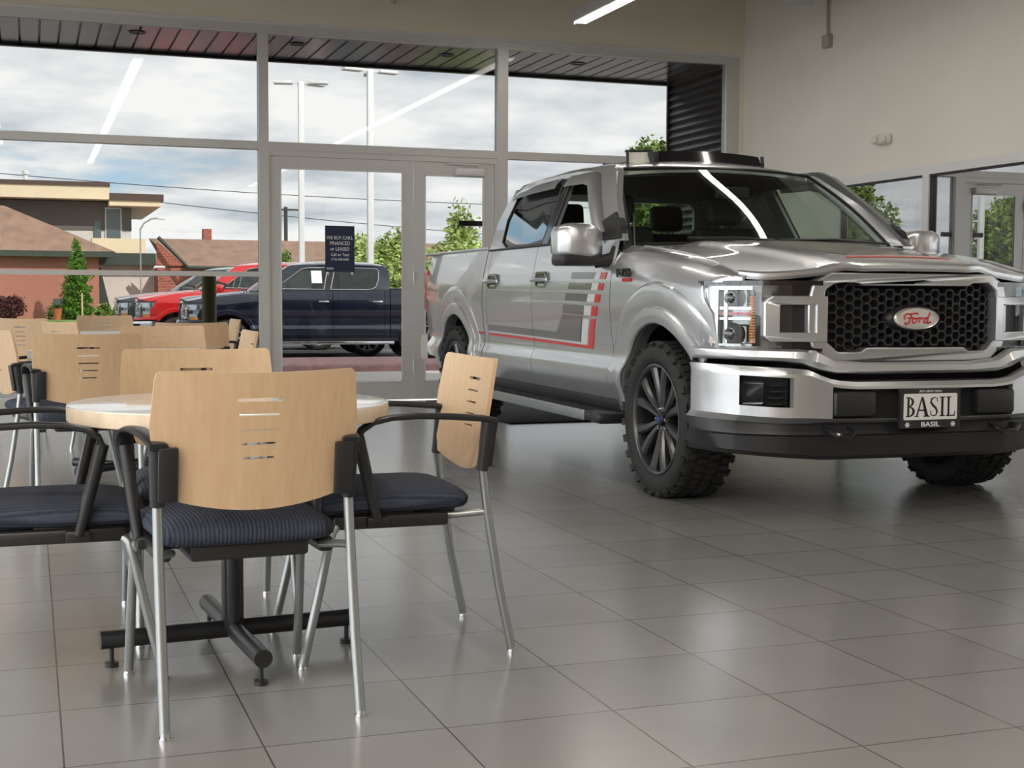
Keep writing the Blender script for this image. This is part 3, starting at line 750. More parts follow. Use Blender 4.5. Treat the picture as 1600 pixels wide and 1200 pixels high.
        outer = [(-3.095, 1.387), (-3.115, 1.60), (-3.105, 1.74), (-3.06, 1.82), (-2.99, 1.868), (-2.6, 1.885), (-2.0, 1.89), (-1.5, 1.878), (-1.24, 1.862), (-1.13, 1.82), (-.89, 1.63), (-.70, 1.485), (-.575, 1.372), (-.66, 1.372), (-.80, 1.387)]
        rw = [(-2.70, 1.40), (-2.83, 1.445), (-2.895, 1.60), (-2.915, 1.76), (-2.88, 1.805), (-2.5, 1.82), (-2.07, 1.825), (-1.955, 1.40)]
        fwn = [(-1.83, 1.40), (-1.925, 1.825), (-1.55, 1.815), (-1.42, 1.79), (-1.24, 1.66), (-1.02, 1.505), (-.86, 1.405)]
        m_ = MB(); m_.poly([outer, rw[::-1], fwn[::-1]], lambda a, b: G(a, b), lambda a, b: G(a, b, -.035)); m_.build('window_frame', P_, t, sharp=30)
        m_ = MB(); m_.poly([[(-2.075, 1.83), (-1.925, 1.83), (-1.83, 1.395), (-1.955, 1.395)]], lambda a, b: G(a, b, .003), lambda a, b: G(a, b, -.002)); m_.build('pillar_cover', 'black_gloss', t)
        m_ = MB(); m_.poly([rw], lambda a, b: G(a, b, -.008), lambda a, b: G(a, b, -.012)); m_.build('rear_side_window', 'car_glass_dark' if detail else 'privacy_glass', t)
        if not (detail and s < 0):                                          # the near front window is rolled down
            m_ = MB(); m_.poly([fwn], lambda a, b: G(a, b, -.008), lambda a, b: G(a, b, -.012)); m_.build('front_side_window', 'car_glass', t)
        m_ = MB()
        for lp in (rw, fwn):
            for i in range(len(lp)): m_.tube([G(*lp[i], -.002), G(*lp[(i+1) % len(lp)], -.002)], .007, 6)
        m_.build('window_seal', 'black_plastic' if detail else trim, t)
        m_ = MB(); m_.tube([G(-3.06, 1.392, .006), G(-1.9, 1.392, .006), G(-.66, 1.392, .006)], .008, 6); m_.build('belt_molding', 'black_plastic', t)
        if detail:                                                          # silver rain guards over the side windows
            for pts in ([(-2.93, 1.80), (-2.86, 1.822), (-2.5, 1.835), (-2.09, 1.838)], [(-1.92, 1.838), (-1.55, 1.828), (-1.42, 1.803), (-1.22, 1.672), (-1.0, 1.512), (-.87, 1.425)]):
                rows = []
                for i, (a, b) in enumerate(pts):
                    a1, b1 = pts[min(i+1, len(pts)-1)]; a0, b0 = pts[max(i-1, 0)]
                    nrm = Vector((b1-b0, -(a1-a0))).normalized()            # towards the glass
                    rows.append([G(a-nrm.x*.022, b-nrm.y*.022, .004), G(a, b, .026), G(a+nrm.x*.035, b+nrm.y*.035, .034), G(a+nrm.x*.062, b+nrm.y*.062, .032)])
                MB().slab(rows, (0, -s*.004, 0)).build('rain_guard', P_, t, sharp=50)
        # --- A pillar
        rows = []
        for k in range(9):
            u = k/8
            o_ = Vector((-.56-.60*u, 0, 1.365+.475*u)); o_.y = s*(gside(o_.z)-.0)
            w_ = Vector((-.675-.685*u+.03*math.sin(PI*u), s*(.868-.182*u), 1.35+.492*u))
            md = o_.lerp(w_, .45)+Vector((.012, s*.014, .012))
            rows.append([o_, md, w_])
        MB().slab(rows, (-.02, -s*.01, -.02)).build('a_pillar', P_, t, sharp=40)
        # --- mirrors
        mr = MB(); 
        sec = []
        for k, (y, x0, x1, z0, z1) in enumerate(((1.015, -.87, -.72, 1.285, 1.43), (1.05, -.90, -.70, 1.275, 1.455), (1.10, -.91, -.69, 1.27, 1.475), (1.20, -.91, -.70, 1.275, 1.475), (1.255, -.90, -.735, 1.285, 1.455), (1.272, -.88, -.80, 1.30, 1.43))):
            ring = []
            for q_ in range(20):
                a = 2*PI*q_/20; ca, sa = math.cos(a), math.sin(a)
                ring.append(((x0+x1)/2+(x1-x0)/2*math.copysign(abs(ca)**.38, ca), s*y, (z0+z1)/2+(z1-z0)/2*math.copysign(abs(sa)**.36, sa)))
            sec.append(ring)
        mr.grid(sec, False, True); k = len(mr.v); mr.f.append(tuple(range(20))); mr.f.append(tuple(range(k-20, k)))
        mo = mr.build('side_mirror', P_, t, sharp=45)
        MB().box((-.905, min(s*1.0, s*1.265), 1.232), (-.70, max(s*1.0, s*1.265), 1.300), .022).build('mirror_base', 'black_plastic', mo)
        a = MB(); a.tube([(-.735, s*1.06, 1.25), (-.70, s*.96, 1.27), (-.69, s*.925, 1.32)], [.034, .042, .05], 10); a.poly([[(-.95, 1.388), (-.61, 1.388), (-.64, 1.46), (-.80, 1.545), (-.99, 1.49)]], lambda p, q_: G(p, q_, .012), lambda p, q_: G(p, q_, -.03)); a.build('mirror_arm', 'black_rough', mo)
        MB().poly([rpoly(1.045, 1.295, 1.25, 1.455, .02)], lambda p, q_: Vector((-.912, s*p, q_)), lambda p, q_: Vector((-.902, s*p, q_))).build('mirror_glass', 'chrome', mo)
        # --- running board
        m_ = MB(); m_.box((-3.17, min(s*.93, s*1.125), .355), (-.62, max(s*.93, s*1.125), .405), .012); rb = m_.build('running_board', 'black_plastic', t)
        MB().box((-3.15, min(s*1.118, s*1.134), .352), (-.70, max(s*1.118, s*1.134), .412), .006).build('step_trim', 'leg_steel' if detail else 'chrome', rb)
        m_ = MB()
        for k in range(60):
            x = -3.08+k*.039; m_.box((x, min(s*1.02, s*1.11), .404), (x+.018, max(s*1.02, s*1.11), .411))
        m_.build('step_tread', 'black_rough', rb, smooth=False)
        a = MB(); sx = [(-.62, 0), (-.55, .0), (-.505, .02)]
        a.box((-.66, min(s*.93, s*1.12), .345), (-.50, max(s*.93, s*1.12), .408), .022); a.build('step_end_cap', 'black_plastic', rb)
        # --- tail lamp
        m_ = MB(); m_.box((-4.945, min(s*.80, s*.955), .93), (-4.845, max(s*.80, s*.955), 1.275), .018); m_.build('tail_light', 'lamp_red', t)
        # --- head lamp unit
        def FX(y, d=0.): return front_x(y)+d
        def quad(y0, y1, z0, z1, d0, d1, n=7, slope=0.):
            P = []
            for i in range(n):
                y = y0+(y1-y0)*i/(n-1); P.append([(FX(y, d0)-slope*(z-1.13), s*y, z) for z in lin(z0, z1, 4)])
            return P, (d1-d0, 0, 0)
        def lamp_piece(nm, m__, pieces, par=t):
            b_ = MB()
            for y0_, y1_, z0_, z1_, d0, d1 in pieces:
                q_, o_ = quad(y0_, y1_, z0_, z1_, d0, d1); b_.slab(q_, o_)
            return b_.build(nm, m__, par, sharp=40)
        hl = lamp_piece('headlight', 'lamp_body', [(.50, .957, .80, 1.125, -.075, -.12)])
        lamp_piece('headlight_surround', 'black_gloss', [(.50, .955, .795, .812, -.10, .004), (.50, .955, 1.112, 1.135, -.10, .004), (.50, .70, 1.065, 1.115, -.09, -.012), (.50, .68, .81, .84, -.09, -.012), (.765, .785, .82, 1.08, -.09, -.02)], hl)
        if detail:
            lamp_piece('lamp_reflector', 'chrome', [(.80, .93, .945, .958, -.07, -.03), (.80, .93, .995, 1.008, -.07, -.03), (.915, .937, .83, 1.10, -.07, -.012), (.885, .892, .83, 1.09, -.07, -.02), (.80, .93, 1.092, 1.106, -.07, -.02), (.80, .93, .818, .830, -.07, -.015)], hl)
            for zc in (1.05, .875):
                b_ = MB(); M_ = Matrix.Translation((FX(.835)-.085, s*.838, zc)) @ Matrix.Rotation(R(90), 4, 'Y') @ Matrix.Rotation(R(0), 4, 'X')
                b_.lathe([(.058, -.01), (.050, .02), (.043, .032), (.03, .042), (0, .046)], 24, M_); b_.build('projector_lens', 'lens_core', hl)
                b_ = MB(); b_.poly([rpoly(.79, zc-.050, .885, zc+.050, .012), rpoly(.80, zc-.042, .875, zc+.042, .012)[::-1]], lambda p, q_: Vector((FX(p)-.035, s*p, q_)), lambda p, q_: Vector((FX(p)-.075, s*p, q_))); b_.build('projector_housing', 'black_gloss', hl)
            b_ = MB()
            for k in range(17): b_.box((FX(.795)-.05, min(s*.787, s*.803), .835+k*.0135), (FX(.795)-.016, max(s*.787, s*.803), .844+k*.0135))
            b_.build('turn_signal', 'amber', hl, smooth=False)
            lamp_piece('side_marker', 'decal_red', [(.80, .90, .970, .982, -.065, -.03)], hl)
        else:
            lamp_piece('lamp_reflector', 'chrome', [(.70, .90, .83, .93, -.07, -.02), (.70, .90, 1.0, 1.1, -.07, -.02)], hl)
            lamp_piece('turn_signal', 'amber', [(.80, .91, .82, .87, -.03, -.012)], hl)
        lamp_piece('headlight_lens', 'lens_clear', [(.64, .958, .81, 1.118, -.002, -.007)], hl)
        # silver bracket between lamp and grille
        b_ = MB()
        ring_o = [(.48, 1.062), (.735, 1.062), (.768, 1.035), (.768, .868), (.735, .842), (.48, .842)]
        ring_i = [(.535, 1.020), (.70, 1.020), (.70, .888), (.535, .888)]
        b_.poly([ring_o, ring_i[::-1]], lambda p, q_: Vector((FX(p)+.014, s*p, q_)), lambda p, q_: Vector((FX(p)-.07, s*p, q_)))
        br_ = b_.build('grille_bracket', P_ if detail else trim, t, bevel=.008)
        MB().poly([ring_i], lambda p, q_: Vector((FX(p)-.030, s*p, q_)), lambda p, q_: Vector((FX(p)-.06, s*p, q_))).build('bracket_insert', 'black_plastic', br_)

    # --- roof
    rows = []
    for x, ze, zc, hw in ((-3.10, 1.80, 1.80, .70), (-3.075, 1.83, 1.855, .72), (-3.02, 1.858, 1.905, .735), (-2.8, 1.878, 1.938, .745), (-2.5, 1.886, 1.955, .748), (-2.1, 1.888, 1.960, .748), (-1.75, 1.884, 1.948, .745), (-1.5, 1.874, 1.925, .735), (-1.32, 1.860, 1.893, .715), (-1.24, 1.846, 1.872, .69), (-1.215, 1.835, 1.858, .67)):
        row = []
        for k in range(25):
            v = -1+2*k/24; e = abs(v)
            z = ze+(zc-ze)*(1-e**2.2)
            y = v*hw*.955*(1+.02*(1-e))
            xx = x - (.14*e**2 if x > -1.4 else .14*e**2*max(0, (x+2.0)/.6) if x > -2.0 else 0)
            row.append((xx, y, z+.004))
        row = [(row[0][0], row[0][1]-.03, row[0][2]-.022)]+row+[(row[-1][0], row[-1][1]+.03, row[-1][2]-.022)]
        rows.append(row)
    MB().slab(rows, (0, 0, -.03)).build('roof', P_, t, sharp=35)
    MB().slab([[(x, y, 1.80+.03*(1-(y/.7)**2)) for y in lin(-.7, .7, 5)] for x in (-3.0, -1.3)], (0, 0, -.01)).build('headliner', 'dark_trim', t)
    # cab rear wall with window
    m_ = MB(); yy = lambda z: gside(max(1.38, z))-.015 if z > 1.38 else .93
    m_.poly([[(-.94, .5), (.94, .5), (.93, 1.38), (.74, 1.84), (-.74, 1.84), (-.93, 1.38)], rpoly(-.70, 1.42, .70, 1.77, .06)[::-1]], lambda p, q_: Vector((-3.10, p, q_)), lambda p, q_: Vector((-3.07, p, q_))); m_.build('cab_rear_wall', P_, t)
    MB().poly([rpoly(-.70, 1.42, .70, 1.77, .06)], lambda p, q_: Vector((-3.088, p, q_)), lambda p, q_: Vector((-3.084, p, q_))).build('rear_window', 'car_glass', t)
    # windshield
    rows = []
    for i in range(21):
        v = -1+i/10; rows.append([])
        for j in range(9):
            u = j/8; b_ = Vector((-.40-.265*v*v, v*.862, 1.362-.01*v*v)); c_ = Vector((-1.215-.145*v*v, v*.682, 1.858-.016*v*v))
            p = b_.lerp(c_, u)+Vector((.028*math.sin(PI*u), 0, .020*math.sin(PI*u))); rows[-1].append(p)
    MB().slab(rows, (-.005, 0, -.005)).build('windshield', 'car_glass', t)
    bd = MB(); vv = [rows[i][0] for i in range(21)]; bd.tube(vv, .012, 6); bd.tube([rows[i][8] for i in range(21)], .010, 6); bd.tube(rows[0], .010, 6); bd.tube(rows[20], .010, 6); bd.build('windshield_seal', 'black_plastic', t)
    cw = MB(); cw.slab([[(rows[i][0].x+.0, rows[i][0].y, rows[i][0].z-.004), (rows[i][0].x+.12, rows[i][0].y*1.0, rows[i][0].z-.022)] for i in range(21)], (0, 0, -.02)); cw.build('cowl', 'black_plastic', t)
    for ya, yb in ((.62, -.02), (-.04, -.60)):
        wp = MB(); wp.tube([(-.33, ya, 1.368), (-.40, (ya+yb)/2, 1.392), (-.44, yb, 1.385)], .008, 6); wp.tube([(-.405, ya-.05, 1.385), (-.42, (ya+yb)/2, 1.383), (-.43, yb-.02, 1.388)], .006, 6); wp.build('wiper', 'black_plastic', t)
    # hood
    def hood_z(x, y):
        e = abs(y); base = interp(x, [(-.5, 1.340), (-.1, 1.302), (.2, 1.268), (.45, 1.218)])+.0
        ctr = interp(x, [(-.5, 1.385), (-.2, 1.362), (.1, 1.330), (.4, 1.292), (.6, 1.268), (.72, 1.249), (.80, 1.232), (.85, 1.212)])
        sd_ = interp(x, [(-.5, 1.345), (-.1, 1.308), (.2, 1.272), (.45, 1.224), (.6, 1.186), (.72, 1.155), (.85, 1.135)])
        br = interp(x, [(-.5, .60), (.3, .50), (.85, .44)])
        k_ = 0 if e < br-.06 else (e-br+.06)/.12 if e < br+.06 else 1
        k_ = k_*k_*(3-2*k_)
        z = ctr-.012*(e/br)**2
        step = .016*k_
        if e > br-.06:
            f = min(1, (e-br+.06)/(.87-br+.06)); z = z*(1-f**1.15)+sd_*f**1.15
        return z-step*(1-max(0, (e-br)/(.87-br)) if e > br else 1)*.9
    xs = [-.50, -.44, -.3, -.15, 0, .15, .3, .42, .52, .60, .67, .73, .78, .82, .845]
    rows = []
    for i, xq in enumerate(xs):
        u = (xq+.50)/(1.345); row = []
        for k in range(41):
            v = -1+k/20
            hw = .866-.0*u if xq < .45 else .866-.02*(xq-.45)/.4
            y = v*hw; e = abs(y)
            xf = front_x(y)-.045; x = -.50+(xf+.50)*u; x += (-.06*(1-v*v)*0)
            if u == 0: x = -.475-.10*v*v+.10
            z = hood_z(x, y)
            row.append((x, y, z))
        rows.append(row)
    # front lip turns down
    last = rows[-1]
    rows.append([(p[0]+.012, p[1], p[2]-.010) for p in last]); rows.append([(p[0]+.012, p[1], p[2]-.024) for p in last])
    MB().slab(rows, (0, 0, -.016)).build('hood', P_, t, sharp=26)
    # grille
    gx = .82
    GO = [(-.455, 1.175), (.455, 1.175), (.545, 1.125), (.568, 1.02), (.568, .90), (.545, .815), (.445, .742), (-.445, .742), (-.545, .815), (-.568, .90), (-.568, 1.02), (-.545, 1.125)]
    GI = [(-.30, 1.112), (.30, 1.112), (.33, 1.128), (.43, 1.128), (.482, 1.092), (.497, 1.01), (.497, .90), (.482, .85), (.42, .795), (.31, .795), (.275, .815), (-.275, .815), (-.31, .795), (-.42, .795), (-.482, .85), (-.497, .90), (-.497, 1.01), (-.482, 1.092), (-.43, 1.128), (-.33, 1.128)]
    gcx = lambda p: gx-.30*max(0, abs(p)-.1)**2
    GM = [(p*.93 if abs(p) > .35 else p, .955+(q_-.955)*.90) for p, q_ in GO]
    m_ = MB(); m_.poly([GO, GI[::-1]], lambda p, q_: Vector((gcx(p)+.035, p, q_)), lambda p, q_: Vector((gcx(p)-.06, p, q_)))
    gr = m_.build('grille_surround', P_ if detail else trim, t, bevel=.014)
    MB().poly([GI], lambda p, q_: Vector((gcx(p)-.045, p, q_)), lambda p, q_: Vector((gcx(p)-.055, p, q_))).build('grille_backing', 'black_rough', gr)
    hm = MB(); HA, HB, HT, HS = .043, .0225, .016, .027
    def inside(y, z): return abs(y) < .495 and .797 < z < 1.126 and (abs(y)-.43)*.75 < min(z-.80, 1.125-z)+.0 and not (abs(y) < .29 and (z < .818 or z > 1.11))
    def bar(a, b):
        if not (inside(*a) and inside(*b)): return
        pa, pb = Vector((gcx(a[0])-.012, *a)), Vector((gcx(b[0])-.012, *b)); d = (pb-pa); L_ = d.length; d.normalize(); nz = Vector((1, 0, 0)).cross(d)
        q_ = .0046; k = [pa-nz*q_, pb-nz*q_, pb+nz*q_, pa+nz*q_]
        hm.add([v for v in k]+[v-Vector((.028, 0, 0)) for v in k], [(0, 1, 2, 3), (7, 6, 5, 4), (0, 4, 5, 1), (1, 5, 6, 2), (2, 6, 7, 3), (3, 7, 4, 0)])
    if detail:
        for i in range(-13, 14):
            for j in range(-5, 6):
                y = i*HA; z = .96+j*2*HB+(HB if i % 2 else 0)
                bar((y-HT, z+HB), (y+HT, z+HB)); bar((y+HT, z+HB), (y+HS, z)); bar((y-HT, z+HB), (y-HS, z))
        hm.build('honeycomb_mesh', 'black_plastic', gr, smooth=False)
        em = MB(); M_ = Matrix.Translation((gx+.012, 0, .955)) @ Matrix.Rotation(R(90), 4, 'Y')
        def ell(k, x, mb): return [(x, k*.128*math.cos(a), .955+k*.055*math.sin(a)) for a in [2*PI*q_/48 for q_ in range(48)]]
        e_ = MB(); e_.grid([ell(1.22, gx-.05, 0), ell(1.22, gx-.005, 0), ell(1.05, gx+.018, 0)], False, True); e_.f.append(tuple(range(96, 144))); eb = e_.build('emblem_base', 'black_plastic', gr, sharp=50)
        e_ = MB(); e_.grid([ell(1.0, gx+.018, 0), ell(1.0, gx+.026, 0), ell(.95, gx+.031, 0), ell(.88, gx+.028, 0), ell(.5, gx+.0305, 0), ell(.02, gx+.0315, 0)], False, True); e_.f.append(tuple(range(240, 288))); e_.build('emblem', 'emblem_silver', gr, sharp=30)
        # script lettering as strokes
        sc = MB(); zf = gx+.0318
        def stroke(pts, r_=.0042):
            # Catmull-Rom through pts in emblem units (u right in the picture, v up)
            Q = []
            pp = [pts[0]]+pts+[pts[-1]]
            for i in range(1, len(pp)-2):
                for k in range(6):
                    u = k/6; a, b, c_, d = [Vector((p[0], p[1])) for p in pp[i-1:i+3]]
                    Q.append(.5*((2*b)+(c_-a)*u+(2*a-5*b+4*c_-d)*u*u+(3*b-a-3*c_+d)*u**3))
            Q.append(Vector(pts[-1][:2]))
            sc.tube([(zf, q_.x, .955+q_.y) for q_ in Q], r_, 6)
        stroke([(-.070, -.004), (-.074, .008), (-.062, .022), (-.035, .022), (-.010, .026), (.004, .022)])
        stroke([(-.034, .022), (-.040, .0), (-.050, -.022), (-.064, -.026), (-.070, -.017)])
        stroke([(-.056, .002), (-.040, .002), (-.024, .006)])
        stroke([(-.018, .002), (-.028, -.008), (-.024, -.021), (-.010, -.018), (-.006, -.004), (-.018, .002), (-.004, -.001), (.008, .002)])
        stroke([(.008, .003), (.014, .001), (.008, -.020)]); stroke([(.012, -.008), (.022, .002), (.031, .001)])
        stroke([(.058, .0), (.046, .003), (.036, -.008), (.038, -.020), (.050, -.019), (.058, -.006)]); stroke([(.072, .028), (.062, .008), (.055, -.014), (.062, -.022), (.076, -.016)])
        sc.build('emblem_script', 'emblem_red', gr, sharp=60)
    else:
        b_ = MB()
        for z in (.85, .93, 1.01, 1.08): b_.box((gx-.03, -.47, z-.012), (gx+.01, .47, z+.012))
        b_.build('grille_bar', 'black_plastic', gr)
        e_ = MB(); e_.cyl(.06, 0, .02, 24, Matrix.Translation((gx, 0, .955)) @ Matrix.Rotation(R(90), 4, 'Y') @ Matrix.Diagonal((.8, 1.9, 1, 1))); e_.build('emblem', 'cap_blue', gr)
    # apron between lamps and bumper
    rows = []
    ys = [-.985, -.95, -.9, -.8, -.7, -.62, -.55, -.46, -.3, 0, .3, .46, .55, .62, .7, .8, .9, .95, .985]
    apx = lambda y: interp(abs(y), [(0, .905), (.3, .90), (.5, .88), (.6, .86), (.7, .81), (.8, .745), (.88, .66), (.94, .54), (.985, .42)])
    for y in ys:
        e = abs(y); zt = interp(e, [(.44, .745), (.52, .80), (.60, .808), (1, .815)]); zb = interp(e, [(.42, .688), (.52, .70), (.64, .745), (1, .757)])
        rows.append([(apx(y)-.04, y, zt), (apx(y)-.008, y, zt-.012), (apx(y), y, (zt+zb)/2-.01), (apx(y)-.012, y, zb+.006), (apx(y)-.03, y, zb)])
    MB().slab(rows, (-.02, 0, 0)).build('front_apron', P_, t, sharp=30)
    # bumper with openings
    bx = lambda y: interp(abs(y), [(0, .945), (.3, .94), (.5, .928), (.62, .905), (.72, .868), (.82, .805), (.90, .725), (.955, .62), (.985, .53), (1.0, .45)])
    by = [0, .12, .25, .38, .46, .508, .512, .56, .62, .685, .69, .74, .79, .84, .892, .897, .93, .955, .975, .99, 1.0]
    by = [-y for y in reversed(by[1:])]+by
    zr = [0, .06, .12, .123, .3, .5, .62, .623, .8, .83, .833, .9, 1.]
    rows = []
    def bz(y, v):
        e = abs(y); lo = interp(e, [(0, .452), (.5, .458), (.75, .455), (1, .468)]); hi = interp(e, [(.42, .655), (.52, .672), (.63, .718), (1, .735)])
        return lo+(hi-lo)*v
    for y in by:
        rows.append([(bx(y)-.05*max(0, .12-v)/.12-.018*max(0, v-.9)/.1, y, bz(y, v)) for v in zr])
    def skip(i, j):
        e = abs(by[i]+by[i+1])/2; v = (zr[j]+zr[j+1])/2
        return (e < .51 and .122 < v < .832) or (.688 < e < .895 and .30 < v < .831)
    m_ = MB().slab(rows, (-.035, 0, 0), skip); bp_ = m_.build('front_bumper', P_ if detail else trim, t, sharp=30, bevel=.0)
    m_ = MB(); m_.box((.86, -.53, .46), (.885, .53, .66)); m_.build('bumper_cavity', 'black_rough', bp_)
    for s in (-1, 1):
        m_ = MB(); m_.box((.885, min(s*.285, s*.505), .492), (.952, max(s*.285, s*.505), .612), .016); m_.build('bumper_pad', 'black_plastic', bp_)
        rows = [[(bx(y)-.10, s*y, z) for z in (.50, .70)] for y in (.67, .75, .82, .91)]
        m_ = MB().slab(rows, (-.01, 0, 0)); m_.build('fog_recess', 'black_rough', bp_)
        m_ = MB(); m_.poly([rpoly(.79, .545, .885, .655, .012)], lambda p, q_: Vector((bx(p)-.055, s*p, q_)), lambda p, q_: Vector((bx(p)-.09, s*p, q_))); m_.build('fog_lamp', 'lens_core', bp_)
        if detail:
            m_ = MB()
            for k in range(4): m_.box((bx(.74)-.10, min(s*.692, s*.772), .545+k*.03), (bx(.74)-.04, max(s*.692, s*.772), .553+k*.03))
            m_.build('fog_grille', 'black_plastic', bp_)
            m_ = MB(); rows = []
            m_.tube([(.885, s*.40, .43), (.945, s*.40, .425), (.962, s*.43, .405), (.962, s*.50, .405), (.945, s*.53, .425), (.885, s*.53, .43)], .014, 8); m_.build('tow_hook', 'black_gloss', bp_)
    rows = []
    lx = lambda y: bx(y)-.012
    for y in by:
        e = abs(y); rows.append([(lx(y)-.055, y, bz(y, 0)+.012), (lx(y)-.02, y, .425), (lx(y)-.012, y, .405), (lx(y)-.035, y, .395), (lx(y)-.045, y, .30+.03*max(0, (e-.5)/.5)), (lx(y)-.08, y, .278+.03*max(0, (e-.5)/.5))])
    MB().slab(rows, (-.03, 0, 0)).build('air_dam', 'black_plastic', t, sharp=30)
    # plates
    if detail:
        pl = MB(); pl.poly([rpoly(-.170, .432, .170, .622, .012)], lambda p, q_: Vector((.972, p, q_)), lambda p, q_: Vector((.955, p, q_))); lp = pl.build('license_plate', 'black_plastic', t)
        MB().poly([rpoly(-.150, .472, .150, .598, .008)], lambda p, q_: Vector((.9735, p, q_)), lambda p, q_: Vector((.972, p, q_))).build('plate_face', 'white_plate', lp)
        MF = lambda y, z, x=.9745: frame((x, y, z), (0, 1, 0), (0, 0, 1))
        sb = MB()
        def glyph(ch, x0, y0, h_, w_):
            f = lambda a, b: Vector((.9752, x0+a*w_, y0+b*h_)); g = lambda a, b: Vector((.9735, x0+a*w_, y0+b*h_))
            bx_ = lambda a, b, c_, d: sb.poly([[(a, b), (c_, b), (c_, d), (a, d)]], f, g)
            def bowl(cy, rx, ry, ix, iy, cx=.22):
                A = [R(-90+180*k/12) for k in range(13)]
                sb.poly([[(cx+rx*math.cos(a), cy+ry*math.sin(a)) for a in A]+[(cx+ix*math.cos(a), cy+iy*math.sin(a)) for a in reversed(A)]], f, g)
            if ch == 'B': bx_(.12, 0, .30, 1); bx_(0, 0, .3, .05); bx_(0, .95, .3, 1); bowl(.75, .50, .25, .30, .205); bowl(.27, .60, .27, .38, .22)
            if ch == 'A': sb.poly([[(.02, 0), (.12, 0), (.52, 1), (.44, 1)]], f, g); sb.poly([[(.42, 1), (.56, 1), (.97, 0), (.72, 0)]], f, g); bx_(.22, .30, .76, .36); bx_(-.06, 0, .22, .05); bx_(.60, 0, 1.06, .05)
            if ch == 'I': bx_(.36, 0, .64, 1); bx_(.16, 0, .84, .05); bx_(.16, .95, .84, 1)
            if ch == 'L': bx_(.14, 0, .34, 1); bx_(0, .95, .5, 1); bx_(0, 0, .9, .06); sb.poly([[(.82, 0), (.92, 0), (.95, .26), (.90, .26)]], f, g)
            if ch == 'S':
                pp = [(.80, .74, .03), (.76, .92, .05), (.50, .97, .05), (.25, .88, .10), (.20, .72, .12), (.40, .56, .14), (.66, .42, .14), (.78, .24, .12), (.68, .08, .08), (.44, .03, .05), (.22, .10, .05), (.16, .30, .03)]
                P = []
                for i in range(len(pp)):
                    a, b = pp[max(i-1, 0)], pp[min(i+1, len(pp)-1)]; d = Vector((b[0]-a[0], b[1]-a[1])).normalized(); w__ = pp[i][2]/1.6
                    P.append(((pp[i][0]-d.y*w__, pp[i][1]+d.x*w__*.7), (pp[i][0]+d.y*w__, pp[i][1]-d.x*w__*.7)))
                sb.slab([[f(*q_) for q_ in row] for row in P], (-.0017, 0, 0))
        for ch, x0, w_ in (('B', -.138, .060), ('A', -.084, .074), ('S', -.012, .062), ('I', .044, .042), ('L', .088, .052)): glyph(ch, x0, .487, .095, w_)
        sb.build('plate_lettering', 'ink_black', lp, smooth=False)
        text('BASIL', .032, MF(0, .449, .9728), 'ink_white', 'frame_lettering', lp, sx=1.35, bold=.0006)
        text('JUST GREAT DEALS', .014, MF(0, .609, .9728), 'ink_white', 'frame_lettering', lp, sx=1.05)
        for y in (-.128, .128):
            fl_ = MB()
            for k in range(3):
                a = R(60*k); M_ = Matrix.Translation((.973, y, .449)) @ Matrix.Rotation(a, 4, 'X'); fl_.box((-.0005, -.013, -.003), (.0008, .013, .003), 0, M_)
            fl_.build('frame_ornament', 'ink_white', lp, smooth=False)
    # rear: tailgate, bumper, bed
    m_ = MB(); m_.slab([[(REARX-.012-.01*math.sin(PI*j/5), y, .66+.75*j/5) for j in range(6)] for y in lin(-.80, .80, 9)], (.05, 0, 0)); m_.build('tailgate', P_, t)
    m_ = MB(); m_.tube([(-4.80, -.99, .62), (-4.95, -.95, .62), (-5.02, -.6, .62), (-5.03, 0, .62), (-5.02, .6, .62), (-4.95, .95, .62), (-4.80, .99, .62)], 1, sec=[(-.02, -.10), (.03, -.085), (.035, .06), (.02, .105), (-.03, .11), (-.03, -.10)]); m_.build('rear_bumper', P_ if detail else trim, t, sharp=40)
    m_ = MB(); m_.box((REARX+.04, -.80, .86), (-3.15, .80, .90)); m_.box((-3.18, -.85, .86), (-3.14, .85, 1.40)); m_.box((REARX+.02, -.88, .9), (-3.15, -.82, 1.40)); m_.box((REARX+.02, .82, .9), (-3.15, .88, 1.40)); m_.build('bed_liner', 'black_rough', t)
    # underbody, cabin
    m_ = MB(); m_.box((-4.7, -.55, .46), (.62, .55, .72)); m_.box((-.55, -.55, .72), (.68, .55, 1.12)); m_.box((-3.07, -.86, .47), (-.60, .86, .56)); m_.box((.3, -.55, .36), (.72, .55, .46), .03); m_.build('underbody', 'black_rough', t)
    m_ = MB(); m_.tube([(AR, -.75, .42), (AR, .75, .42)], .05, 10); m_.tube([(AF, -.75, .42), (AF, .75, .42)], .04, 10); m_.box((AR-.14, -.16, .30), (AR+.14, .16, .56), .06); m_.build('axle', 'black_rough', t)
    m_ = MB(); m_.slab([[(-.50, y, 1.28), (-.62, y, 1.325), (-.80, y, 1.315), (-.98, y, 1.24), (-1.0, y, 1.05), (-.9, y, .85)] for y in lin(-.86, .86, 7)], (.04, 0, -.04)); m_.build('dashboard', 'dark_trim', t)
    m_ = MB(); c0 = Vector((-1.12, .40, 1.20)); ring = [c0+Vector((math.sin(a)*.075, math.cos(a)*.185, math.sin(a)*.17)) for a in [2*PI*k/28 for k in range(28)]]; m_.tube(ring, .015, 8, closed=True); m_.tube([c0+Vector((0, -.17, 0)), c0+Vector((.04, 0, -.01)), c0+Vector((0, .17, 0))], .018, 6); m_.tube([c0+Vector((.04, 0, 0)), c0+Vector((.2, 0, -.05))], .03, 8); m_.build('steering_wheel', 'dark_trim', t)
